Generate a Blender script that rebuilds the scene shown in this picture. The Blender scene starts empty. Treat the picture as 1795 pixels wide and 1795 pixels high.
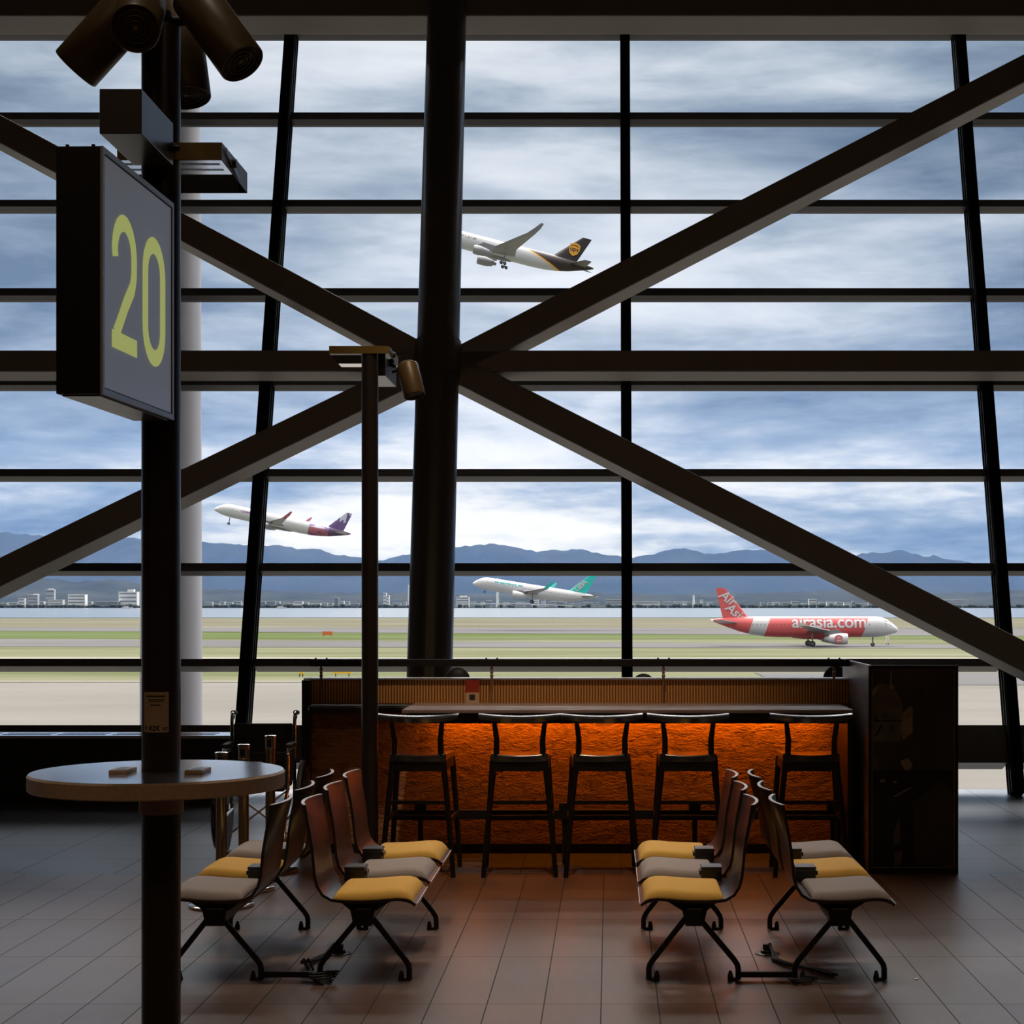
import bpy, bmesh, math, random
from mathutils import Vector, Matrix, Euler
PI = math.pi
random.seed(7)
sc = bpy.context.scene
COL = sc.collection
# ------------------------------------------------------------------ camera
F, CX, CY, EYE = 3000.0, 1068.0, 1058.0, 1.6     # focal length and principal point for a 1795 px frame
cam = bpy.data.cameras.new('camera'); camo = bpy.data.objects.new('camera', cam); COL.objects.link(camo)
camo.location = (0, 0, EYE); camo.rotation_euler = (PI/2, 0, 0)
cam.sensor_width = 36; cam.lens = F/1795*36
cam.shift_x = -(CX-897.5)/1795; cam.shift_y = (CY-897.5)/1795
cam.clip_start = 0.1; cam.clip_end = 60000
sc.camera = camo
def P(px, py, D): return Vector(((px-CX)/F*D, D, EYE-(py-CY)/F*D))
def PX(px, D): return (px-CX)/F*D
def PZ(py, D): return EYE-(py-CY)/F*D
# ------------------------------------------------------------------ materials
def nt_new(name):
    m = bpy.data.materials.new(name); m.use_nodes = True
    nt = m.node_tree; nt.nodes.clear(); return m, nt
def L(nt, a, b): nt.links.new(a, b)
def mat(name, col, rough=.5, metal=0., spec=.5, var=.12, scale=8., bump=0., bscale=60., coat=0., stretch=None, emit=None, estr=0.):
    m, nt = nt_new(name); N = nt.nodes
    out = N.new('ShaderNodeOutputMaterial'); b = N.new('ShaderNodeBsdfPrincipled'); L(nt, b.outputs[0], out.inputs[0])
    b.inputs['Roughness'].default_value = rough; b.inputs['Metallic'].default_value = metal
    b.inputs['Specular IOR Level'].default_value = spec
    b.inputs['Coat Weight'].default_value = coat; b.inputs['Coat Roughness'].default_value = .15
    tc = N.new('ShaderNodeTexCoord'); mp = N.new('ShaderNodeMapping'); L(nt, tc.outputs['Object'], mp.inputs[0])
    if stretch: mp.inputs['Scale'].default_value = stretch
    no = N.new('ShaderNodeTexNoise'); no.inputs['Scale'].default_value = scale; no.inputs['Detail'].default_value = 5
    L(nt, mp.outputs[0], no.inputs['Vector'])
    cr = N.new('ShaderNodeValToRGB'); L(nt, no.outputs['Fac'], cr.inputs[0])
    c = Vector(col[:3])
    cr.color_ramp.elements[0].position = .3; cr.color_ramp.elements[1].position = .7
    cr.color_ramp.elements[0].color = (*[max(0, x*(1-var)) for x in c], 1)
    cr.color_ramp.elements[1].color = (*[min(1, x*(1+var)) for x in c], 1)
    L(nt, cr.outputs[0], b.inputs['Base Color'])
    if bump > 0:
        n2 = N.new('ShaderNodeTexNoise'); n2.inputs['Scale'].default_value = bscale; n2.inputs['Detail'].default_value = 6
        L(nt, mp.outputs[0], n2.inputs['Vector'])
        bp = N.new('ShaderNodeBump'); bp.inputs['Strength'].default_value = bump; bp.inputs['Distance'].default_value = .02
        L(nt, n2.outputs['Fac'], bp.inputs['Height']); L(nt, bp.outputs[0], b.inputs['Normal'])
    if emit:
        b.inputs['Emission Color'].default_value = (*emit, 1); b.inputs['Emission Strength'].default_value = estr
    return m
M = {}
M['steel'] = mat('dark_painted_steel', (.26, .22, .185), .42, spec=.4, var=.05, scale=3)
M['column'] = mat('column_paint', (.09, .08, .07), .3, spec=.5, var=.05, scale=3)
M['mullion'] = mat('window_frame_metal', (.06, .06, .06), .4, spec=.3, var=.05)
M['mullion2'] = mat('mullion_paint', (.008, .008, .008), .9, spec=.0, var=.05)
M['gasket'] = mat('bright_aluminium', (.16, .16, .17), .3, metal=.8, var=.03)
M['pole'] = mat('brown_pole_paint', (.035, .026, .022), .3, spec=.5, var=.06)
M['black'] = mat('black_metal', (.012, .011, .011), .4, spec=.4, var=.1)
M['blackp'] = mat('black_plastic', (.016, .014, .014), .35, spec=.5, var=.1)
M['signface'] = mat('glowing_grey_sign_panel', (.52, .53, .56), .35, spec=.6, var=.02, scale=40, coat=.1, emit=(.9, .9, 1.), estr=.045)  # faint emission added to lift the panel's brightness
M['signframe'] = mat('sign_frame_metal', (.5, .51, .54), .4, metal=.2, var=.02)
M['signnum'] = mat('glowing_yellow_green_vinyl', (.80, .86, .26), .6, spec=.2, var=.02, scale=40, emit=(.80, .90, .28), estr=.32)  # emission added so the numerals stand out brighter than the panel
M['olive'] = mat('bronze_spotlight_paint', (.085, .052, .018), .42, spec=.4, var=.1, scale=20)
M['brass'] = mat('ochre_lamp_housing', (.20, .13, .03), .4, spec=.5, var=.1)
M['lampglass'] = mat('reflector_glass', (.32, .27, .25), .16, metal=.75, var=.5, scale=6, stretch=(1, 4, 1))
M['greybox'] = mat('grey_metal_box', (.07, .065, .065), .28, spec=.5, var=.05)
M['tabletop'] = mat('speckled_pale_laminate', (.40, .40, .41), .08, spec=.8, var=.12, scale=250, coat=1.)
M['tableedge'] = mat('beige_table_edge', (.60, .43, .29), .45, spec=.3, var=.08, scale=60)
M['collar'] = mat('beige_collar', (.30, .21, .13), .45, var=.08, scale=30)
M['paper'] = mat('tan_paper', (.5, .33, .19), .7, var=.05)
M['ink'] = mat('dark_ink', (.02, .016, .014), .7, var=.02)
M['whitecard'] = mat('white_card', (.6, .56, .52), .4, var=.03)
M['darkwood'] = mat('dark_walnut_veneer', (.038, .024, .021), .32, spec=.5, var=.35, scale=5, stretch=(1, 1, 6), coat=.25)
M['litedge'] = mat('skylit_plywood_edge', (.8, .74, .72), .25, var=.05)  # plywood edge coloured pale to stand for the sky reflecting on it
M['orange'] = mat('mustard_fabric', (.74, .42, .09), .85, spec=.2, var=.08, scale=300, bump=.15, bscale=500)
M['taupe'] = mat('taupe_fabric', (.36, .30, .265), .85, spec=.2, var=.08, scale=300, bump=.15, bscale=500)
M['chrome'] = mat('polished_steel', (.72, .68, .62), .12, metal=1., var=.03)
M['brasspost'] = mat('brushed_bronze_post', (.50, .38, .22), .2, metal=1., var=.05)
M['fabricblack'] = mat('black_nylon', (.012, .012, .014), .55, spec=.4, var=.1)
M['rubber'] = mat('black_rubber', (.015, .015, .015), .6, var=.1)
M['countertop'] = mat('dark_counter_wood', (.26, .19, .17), .38, spec=.8, var=.15, scale=3, stretch=(1, 3, 3), coat=.3)
M['stool'] = mat('black_stained_wood', (.012, .009, .008), .4, spec=.4, var=.2)
M['stooltop'] = mat('lacquered_black_wood', (.03, .028, .03), .16, spec=.8, var=.1, coat=1.)
M['topcap'] = mat('pale_cap_and_skylit_edge', (.7, .68, .66), .25, var=.05)  # pale divider cap, also the painted sky gleam on the board's edges
M['boardwood'] = mat('smoked_oak_panel', (.30, .25, .24), .35, spec=.5, var=.25, scale=4, stretch=(1, 1, 5))
M['bronze'] = mat('aged_bronze', (.28, .17, .10), .3, metal=.3, var=.1)
M['poster'] = mat('dark_poster_print', (.045, .032, .02), .35, var=.5, scale=3)
M['poster2'] = mat('poster_lower_print', (.012, .009, .007), .35, var=.6, scale=5)
M['posterlight'] = mat('poster_ochre_print', (.26, .18, .10), .4, var=.3, scale=20)
M['postermid'] = mat('poster_brown_print', (.11, .08, .045), .4, var=.3, scale=12)
M['wallpanel'] = mat('dark_window_spandrel', (.03, .026, .022), .45, var=.1)
M['cabinet'] = mat('dark_sill_cabinet', (.02, .018, .016), .4, var=.1)
M['silltop'] = mat('polished_sill_metal', (.5, .51, .53), .1, metal=.9, var=.05)
M['ceil'] = mat('dark_ceiling', (.03, .028, .026), .8, var=.1)
M['wall'] = mat('dark_hall_wall', (.045, .038, .034), .8, var=.1)
M['concrete'] = mat('pale_painted_steel', (.27, .265, .28), .5, var=.08, scale=1.2, stretch=(6, 6, .3))
M['redcard'] = mat('red_card', (.30, .03, .015), .4, var=.15, scale=30)
M['white'] = mat('white_aircraft_paint', (.55, .55, .57), .3, var=.03)
M['tyre'] = mat('tyre_rubber', (.03, .03, .03), .7)
M['greymetal'] = mat('grey_aircraft_metal', (.24, .24, .26), .35, metal=.3, var=.05)
M['wing'] = mat('grey_wing_paint', (.18, .18, .19), .4, var=.06)
M['red'] = mat('red_aircraft_paint', (.6, .11, .115), .3, var=.04)
M['teal'] = mat('teal_aircraft_paint', (.03, .52, .47), .35, var=.04)
M['brownac'] = mat('dark_brown_aircraft_paint', (.035, .025, .024), .35, var=.05)
M['gold'] = mat('gold_aircraft_paint', (.72, .34, .03), .4, var=.04)
M['pinkac'] = mat('magenta_winglet_paint', (.4, .10, .16), .4, var=.05)
M['window_dark'] = mat('cockpit_glass', (.02, .02, .025), .15)
M['sand'] = mat('white_litter', (.75, .73, .7), .7)

def plaster():
    m, nt = nt_new('rough_trowelled_plaster'); N = nt.nodes
    out = N.new('ShaderNodeOutputMaterial'); b = N.new('ShaderNodeBsdfPrincipled'); L(nt, b.outputs[0], out.inputs[0])
    tc = N.new('ShaderNodeTexCoord')
    n1 = N.new('ShaderNodeTexNoise'); n1.inputs['Scale'].default_value = 7; n1.inputs['Detail'].default_value = 8; n1.inputs['Distortion'].default_value = 1.2
    mp = N.new('ShaderNodeMapping'); mp.inputs['Scale'].default_value = (1, 1, 2.2); L(nt, tc.outputs['Object'], mp.inputs[0]); L(nt, mp.outputs[0], n1.inputs[0])
    cr = N.new('ShaderNodeValToRGB'); L(nt, n1.outputs[0], cr.inputs[0])
    e = cr.color_ramp.elements; e[0].position = .28; e[0].color = (.17, .08, .035, 1); e[1].position = .55; e[1].color = (.34, .17, .075, 1)
    L(nt, cr.outputs[0], b.inputs['Base Color']); b.inputs['Roughness'].default_value = .8
    v = N.new('ShaderNodeTexVoronoi'); v.inputs['Scale'].default_value = 16; L(nt, tc.outputs['Object'], v.inputs[0])
    n2 = N.new('ShaderNodeTexNoise'); n2.inputs['Scale'].default_value = 22; n2.inputs['Detail'].default_value = 8; n2.inputs['Distortion'].default_value = 1.5
    L(nt, mp.outputs[0], n2.inputs[0])
    mx = N.new('ShaderNodeMath'); mx.operation = 'ADD'; L(nt, n1.outputs[0], mx.inputs[0]); L(nt, n2.outputs[0], mx.inputs[1])
    bp = N.new('ShaderNodeBump'); bp.inputs['Strength'].default_value = .9; bp.inputs['Distance'].default_value = .03
    L(nt, mx.outputs[0], bp.inputs['Height']); L(nt, bp.outputs[0], b.inputs['Normal'])
    return m
M['plaster'] = plaster()

def ribbed():
    m, nt = nt_new('ribbed_bamboo_strip'); N = nt.nodes
    out = N.new('ShaderNodeOutputMaterial'); b = N.new('ShaderNodeBsdfPrincipled'); L(nt, b.outputs[0], out.inputs[0])
    tc = N.new('ShaderNodeTexCoord')
    w = N.new('ShaderNodeTexWave'); w.inputs['Scale'].default_value = 17; w.inputs['Distortion'].default_value = .3; L(nt, tc.outputs['Object'], w.inputs[0])
    cr = N.new('ShaderNodeValToRGB'); L(nt, w.outputs[0], cr.inputs[0])
    e = cr.color_ramp.elements; e[0].position = .1; e[0].color = (.22, .09, .03, 1); e[1].position = .8; e[1].color = (.80, .38, .12, 1)
    L(nt, cr.outputs[0], b.inputs['Base Color']); b.inputs['Roughness'].default_value = .5
    bp = N.new('ShaderNodeBump'); bp.inputs['Strength'].default_value = .6; bp.inputs['Distance'].default_value = .02
    L(nt, w.outputs[0], bp.inputs['Height']); L(nt, bp.outputs[0], b.inputs['Normal'])
    return m
M['ribbed'] = ribbed()

def floor_mat():
    m, nt = nt_new('floor_tiles'); N = nt.nodes
    out = N.new('ShaderNodeOutputMaterial'); b = N.new('ShaderNodeBsdfPrincipled'); L(nt, b.outputs[0], out.inputs[0])
    tc = N.new('ShaderNodeTexCoord'); sp = N.new('ShaderNodeSeparateXYZ'); L(nt, tc.outputs['Object'], sp.inputs[0])
    def math_(op, a, b_=None, clamp=False):
        n = N.new('ShaderNodeMath'); n.operation = op; n.use_clamp = clamp
        for i, x in enumerate((a, b_)):
            if x is None: continue
            if isinstance(x, (int, float)): n.inputs[i].default_value = x
            else: L(nt, x, n.inputs[i])
        return n.outputs[0]
    def grid(wx, ox, wy, oy, seam):
        u = math_('DIVIDE', math_('SUBTRACT', sp.outputs[0], ox), wx); v = math_('DIVIDE', math_('SUBTRACT', sp.outputs[1], oy), wy)
        fu = math_('ABSOLUTE', math_('SUBTRACT', math_('FRACT', math_('ADD', u, 100.5)), .5))
        fv = math_('ABSOLUTE', math_('SUBTRACT', math_('FRACT', math_('ADD', v, 100.5)), .5))
        su = math_('LESS_THAN', fu, seam/wx); sv = math_('LESS_THAN', fv, seam/wy)
        cu = math_('FLOOR', u); cv = math_('FLOOR', v)
        cc = N.new('ShaderNodeCombineXYZ'); L(nt, cu, cc.inputs[0]); L(nt, cv, cc.inputs[1])
        wn = N.new('ShaderNodeTexWhiteNoise'); L(nt, cc.outputs[0], wn.inputs[0])
        return math_('MAXIMUM', su, sv), wn.outputs[0]
    s1, r1 = grid(.228, -.0326, .916, 6.838, .0026)
    s2, r2 = grid(.6, .07, .6, 10.13, .003)
    far = math_('GREATER_THAN', sp.outputs[1], 10.13)
    mp = N.new('ShaderNodeMapping'); mp.inputs['Scale'].default_value = (14, 1.6, 1); L(nt, tc.outputs['Object'], mp.inputs[0])
    no = N.new('ShaderNodeTexNoise'); no.inputs['Scale'].default_value = 2.2; no.inputs['Detail'].default_value = 7; L(nt, mp.outputs[0], no.inputs[0])
    n3 = N.new('ShaderNodeTexNoise'); n3.inputs['Scale'].default_value = 1.3; n3.inputs['Detail'].default_value = 5; L(nt, tc.outputs['Object'], n3.inputs[0])
    t1 = math_('ADD', math_('MULTIPLY', r1, .45), math_('MULTIPLY', no.outputs[0], .55))
    c1 = N.new('ShaderNodeValToRGB'); L(nt, t1, c1.inputs[0])
    e = c1.color_ramp.elements; e[0].position = .2; e[0].color = (.10, .058, .041, 1); e[1].position = .8; e[1].color = (.16, .097, .068, 1)
    c2 = N.new('ShaderNodeValToRGB'); L(nt, math_('ADD', math_('MULTIPLY', r2, .3), math_('MULTIPLY', n3.outputs[0], .7)), c2.inputs[0])
    e = c2.color_ramp.elements; e[0].position = .2; e[0].color = (.05, .055, .068, 1); e[1].position = .8; e[1].color = (.085, .09, .105, 1)
    mx = N.new('ShaderNodeMix'); mx.data_type = 'RGBA'; L(nt, far, mx.inputs[0]); L(nt, c1.outputs[0], mx.inputs[6]); L(nt, c2.outputs[0], mx.inputs[7])
    sm = N.new('ShaderNodeMix'); sm.data_type = 'FLOAT'; L(nt, far, sm.inputs[0]); L(nt, s1, sm.inputs[2]); L(nt, s2, sm.inputs[3])
    mz = N.new('ShaderNodeMix'); mz.data_type = 'RGBA'; L(nt, sm.outputs[0], mz.inputs[0]); L(nt, mx.outputs[2], mz.inputs[6]); mz.inputs[7].default_value = (.008, .006, .005, 1)
    L(nt, mz.outputs[2], b.inputs['Base Color'])
    rr = math_('ADD', .27, math_('MULTIPLY', n3.outputs[0], .16)); L(nt, math_('ADD', rr, math_('MULTIPLY', sm.outputs[0], .4)), b.inputs['Roughness'])
    b.inputs['Specular IOR Level'].default_value = .5
    hh = math_('SUBTRACT', math_('MULTIPLY', no.outputs[0], .08), math_('MULTIPLY', sm.outputs[0], .5))
    bp = N.new('ShaderNodeBump'); bp.inputs['Strength'].default_value = .35; bp.inputs['Distance'].default_value = .006
    L(nt, hh, bp.inputs['Height']); L(nt, bp.outputs[0], b.inputs['Normal'])
    return m
M['floor'] = floor_mat()

def glass():
    m, nt = nt_new('window_glass'); N = nt.nodes
    out = N.new('ShaderNodeOutputMaterial'); t = N.new('ShaderNodeBsdfTransparent'); g = N.new('ShaderNodeBsdfGlossy')
    t.inputs[0].default_value = (.955, .965, .965, 1); g.inputs['Roughness'].default_value = .0
    g.inputs['Color'].default_value = (.9, .9, .9, 1)
    fr = N.new('ShaderNodeFresnel'); fr.inputs[0].default_value = 1.35
    mx = N.new('ShaderNodeMixShader'); L(nt, fr.outputs[0], mx.inputs[0]); L(nt, t.outputs[0], mx.inputs[1]); L(nt, g.outputs[0], mx.inputs[2])
    L(nt, mx.outputs[0], out.inputs[0]); return m
M['glass'] = glass()

def ground_mat(name, c1, c2, scale, stretch, rough=.9):
    m, nt = nt_new(name); N = nt.nodes
    out = N.new('ShaderNodeOutputMaterial'); b = N.new('ShaderNodeBsdfPrincipled'); L(nt, b.outputs[0], out.inputs[0])
    b.inputs['Roughness'].default_value = rough; b.inputs['Specular IOR Level'].default_value = 0.
    tc = N.new('ShaderNodeTexCoord'); mp = N.new('ShaderNodeMapping'); mp.inputs['Scale'].default_value = stretch; L(nt, tc.outputs['Object'], mp.inputs[0])
    no = N.new('ShaderNodeTexNoise'); no.inputs['Scale'].default_value = scale; no.inputs['Detail'].default_value = 8; no.inputs['Roughness'].default_value = .65; L(nt, mp.outputs[0], no.inputs[0])
    cr = N.new('ShaderNodeValToRGB'); L(nt, no.outputs[0], cr.inputs[0])
    e = cr.color_ramp.elements; e[0].position = .35; e[0].color = (*c1, 1); e[1].position = .65; e[1].color = (*c2, 1)
    L(nt, cr.outputs[0], b.inputs['Base Color']); return m
M['grass'] = ground_mat('airfield_grass', (0.0688, 0.0755, 0.0375), (0.1237, 0.1227, 0.0831), .03, (.35, 1.6, 1))
M['greengrass'] = ground_mat('green_verge_grass', (0.0540, 0.0720, 0.0273), (0.0790, 0.0925, 0.0459), .05, (.3, 1, 1))
M['drygrass'] = ground_mat('dry_shore_grass', (0.0785, 0.0728, 0.0504), (0.1152, 0.1101, 0.0847), .02, (.5, 1.5, 1))
M['asphalt'] = ground_mat('grey_taxiway_asphalt', (0.0834, 0.0817, 0.0817), (0.1040, 0.1023, 0.1023), .03, (.3, 1, 1))
M['apron'] = ground_mat('pale_apron_concrete', (0.1126, 0.1056, 0.0946), (0.1321, 0.1235, 0.1126), .06, (.4, 1.2, 1))
M['kerb'] = ground_mat('pale_kerb_concrete', (0.1875, 0.1800, 0.1575), (0.2100, 0.1988, 0.1762), .1, (1, 1, 1))
M['seawall'] = ground_mat('seawall_concrete', (0.1323, 0.1323, 0.1260), (0.1638, 0.1638, 0.1575), .05, (1, 1, 1))
M['hill'] = ground_mat('forested_hills', (0.0104, 0.0152, 0.0120), (0.0208, 0.0248, 0.0200), .0016, (1, 1, 2))
M['hill2'] = ground_mat('wooded_foothills', (0.0140, 0.0175, 0.0140), (0.0350, 0.0385, 0.0315), .003, (1, 1, 2))
M['trees'] = ground_mat('shore_tree_line', (.02, .03, .025), (.05, .06, .045), .02, (1, 1, 2))
M['sea'] = mat('calm_sea_water', (.06, .075, .08), .17, spec=.35, var=.12, scale=.004, stretch=(.4, 3, 1), bump=.0)
BM = [mat('white_building_wall', (.62, .62, .62), .7, var=.1, scale=.05, stretch=(1, 1, 6)),
      mat('grey_building_wall', (.34, .35, .36), .7, var=.15, scale=.06, stretch=(1, 1, 6)),
      mat('dark_building_wall', (.16, .17, .19), .7, var=.15, scale=.06, stretch=(1, 1, 6))]

# aircraft livery materials: colour zones by distance from the nose (object x, negative aft) and height
def livery(name, nodesfn):
    m, nt = nt_new(name); N = nt.nodes
    out = N.new('ShaderNodeOutputMaterial'); b = N.new('ShaderNodeBsdfPrincipled'); L(nt, b.outputs[0], out.inputs[0])
    b.inputs['Roughness'].default_value = .45; b.inputs['Specular IOR Level'].default_value = .3
    tc = N.new('ShaderNodeTexCoord'); sp = N.new('ShaderNodeSeparateXYZ'); L(nt, tc.outputs['Object'], sp.inputs[0])
    def mth(op, a, b_=None):
        n = N.new('ShaderNodeMath'); n.operation = op
        for i, x in enumerate((a, b_)):
            if x is None: continue
            if isinstance(x, (int, float)): n.inputs[i].default_value = x
            else: L(nt, x, n.inputs[i])
        return n.outputs[0]
    def mix(f, a, b_):
        n = N.new('ShaderNodeMix'); n.data_type = 'RGBA'; L(nt, f, n.inputs[0])
        for i, x in ((6, a), (7, b_)):
            if isinstance(x, tuple): n.inputs[i].default_value = (*x, 1)
            else: L(nt, x, n.inputs[i])
        return n.outputs[2]
    c = nodesfn(N, nt, sp, mth, mix, tc)
    L(nt, c, b.inputs['Base Color']); return m
W = (.52, .52, .54)
def f_red(N, nt, sp, mth, mix, tc):
    x = sp.outputs[0]; z = sp.outputs[2]
    R_ = (.58, .10, .105)
    u = mth('SUBTRACT', x, mth('MULTIPLY', z, .35))          # slanted boundaries
    nose = mth('GREATER_THAN', u, -6.8)
    c = mix(nose, R_, W)
    band = mth('MULTIPLY', mth('LESS_THAN', u, -26.3), mth('GREATER_THAN', u, -29.6))
    c = mix(band, c, W)
    # row of cabin windows
    fx = mth('ABSOLUTE', mth('SUBTRACT', mth('FRACT', mth('MULTIPLY', x, 1.25)), .5))
    wz = mth('LESS_THAN', mth('ABSOLUTE', mth('SUBTRACT', z, .45)), .17)
    win = mth('MULTIPLY', mth('LESS_THAN', fx, .2), wz)
    rng = mth('MULTIPLY', mth('LESS_THAN', x, -5.5), mth('GREATER_THAN', x, -30.))
    return mix(mth('MULTIPLY', mth('MULTIPLY', win, rng), .45), c, (.12, .05, .06))
def winrow(N, nt, sp, mth, mix, tc, c, z0, a, b_, k=.5):
    x = sp.outputs[0]; z = sp.outputs[2]
    fx = mth('ABSOLUTE', mth('SUBTRACT', mth('FRACT', mth('MULTIPLY', x, 1.2)), .5))
    win = mth('MULTIPLY', mth('LESS_THAN', fx, .22), mth('LESS_THAN', mth('ABSOLUTE', mth('SUBTRACT', z, z0)), .18))
    rng = mth('MULTIPLY', mth('LESS_THAN', x, a), mth('GREATER_THAN', x, b_))
    return mix(mth('MULTIPLY', mth('MULTIPLY', win, rng), k), c, (.10, .12, .15))
def f_brown(N, nt, sp, mth, mix, tc):
    x = sp.outputs[0]; z = sp.outputs[2]
    u = mth('ADD', x, mth('MULTIPLY', mth('SUBTRACT', 2.6, z), 2.55))
    zz = mth('SUBTRACT', z, 0)
    u = mth('ADD', x, mth('MULTIPLY', mth('POWER', mth('MAXIMUM', mth('SUBTRACT', 3.2, zz), 0.), .8), 4.2))
    br = mth('LESS_THAN', u, -29.5); st = mth('LESS_THAN', u, -28.2)
    g = mix(mth('LESS_THAN', z, -.8), W, (.5, .5, .51))
    c = mix(st, g, (.75, .36, .04)); c = mix(br, c, (.035, .025, .024))
    l1 = mth('MULTIPLY', mth('LESS_THAN', mth('ABSOLUTE', mth('SUBTRACT', z, 1.0)), .35), mth('MULTIPLY', mth('LESS_THAN', x, -8.), mth('GREATER_THAN', x, -17.)))
    nz = N.new('ShaderNodeTexNoise'); nz.inputs['Scale'].default_value = 1.1; L(nt, tc.outputs['Object'], nz.inputs[0])
    return mix(mth('MULTIPLY', l1, mth('GREATER_THAN', nz.outputs[0], .5)), c, (.2, .16, .15))
def f_purple(N, nt, sp, mth, mix, tc):
    x = sp.outputs[0]; z = sp.outputs[2]
    nz = N.new('ShaderNodeTexNoise'); nz.inputs['Scale'].default_value = .8; nz.inputs['Detail'].default_value = 3
    mp = N.new('ShaderNodeMapping'); mp.inputs['Scale'].default_value = (.35, 1, 2.4); L(nt, tc.outputs['Object'], mp.inputs[0]); L(nt, mp.outputs[0], nz.inputs[0])
    lo = mix(mth('GREATER_THAN', nz.outputs[0], .52), (.38, .12, .15), (.20, .07, .16))
    hi = mix(mth('GREATER_THAN', nz.outputs[0], .55), (.22, .14, .34), (.62, .58, .66))
    cc = mix(mth('GREATER_THAN', z, .8), lo, hi)
    dark = mth('LESS_THAN', x, -37.5); cc = mix(dark, cc, (.10, .06, .12))
    c = mix(mth('LESS_THAN', x, -31.2), W, cc)
    l1 = mth('MULTIPLY', mth('LESS_THAN', mth('ABSOLUTE', mth('SUBTRACT', z, .7)), .3), mth('MULTIPLY', mth('LESS_THAN', x, -6.), mth('GREATER_THAN', x, -15.)))
    c = mix(mth('MULTIPLY', l1, mth('GREATER_THAN', nz.outputs[0], .5)), c, (.22, .12, .25))
    return winrow(N, nt, sp, mth, mix, tc, c, .3, -5., -30., .45)
def f_purplefin(N, nt, sp, mth, mix, tc):
    # skyline silhouette: purple towers on pale paint
    x = sp.outputs[0]; z = sp.outputs[2]
    cc = N.new('ShaderNodeCombineXYZ'); L(nt, mth('FLOOR', mth('MULTIPLY', x, 1.5)), cc.inputs[0])
    wn = N.new('ShaderNodeTexWhiteNoise'); L(nt, cc.outputs[0], wn.inputs[0])
    h = mth('ADD', 1.6, mth('MULTIPLY', wn.outputs[0], 6.2))
    rear = mth('MULTIPLY', mth('SUBTRACT', -37., x), .35)
    return mix(mth('LESS_THAN', z, mth('ADD', h, rear)), (.52, .56, .66), (.15, .09, .24))
def f_white(N, nt, sp, mth, mix, tc):
    c = mix(mth('LESS_THAN', sp.outputs[2], -1.0), W, (.6, .6, .62))
    x = sp.outputs[0]; z = sp.outputs[2]
    nz = N.new('ShaderNodeTexNoise'); nz.inputs['Scale'].default_value = 1.4; L(nt, tc.outputs['Object'], nz.inputs[0])
    l1 = mth('MULTIPLY', mth('LESS_THAN', mth('ABSOLUTE', mth('SUBTRACT', z, 1.0)), .28), mth('MULTIPLY', mth('LESS_THAN', x, -7.), mth('GREATER_THAN', x, -16.)))
    c = mix(mth('MULTIPLY', l1, mth('GREATER_THAN', nz.outputs[0], .45)), c, (.05, .33, .33))
    return winrow(N, nt, sp, mth, mix, tc, c, .45, -4.5, -33., .5)
M['liv_red'] = livery('red_and_white_livery', f_red)
M['liv_brown'] = livery('white_and_brown_livery', f_brown)
M['liv_purple'] = livery('white_and_purple_livery', f_purple)
M['liv_purplefin'] = livery('purple_skyline_fin', f_purplefin)
M['liv_white'] = livery('white_livery', f_white)

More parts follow.
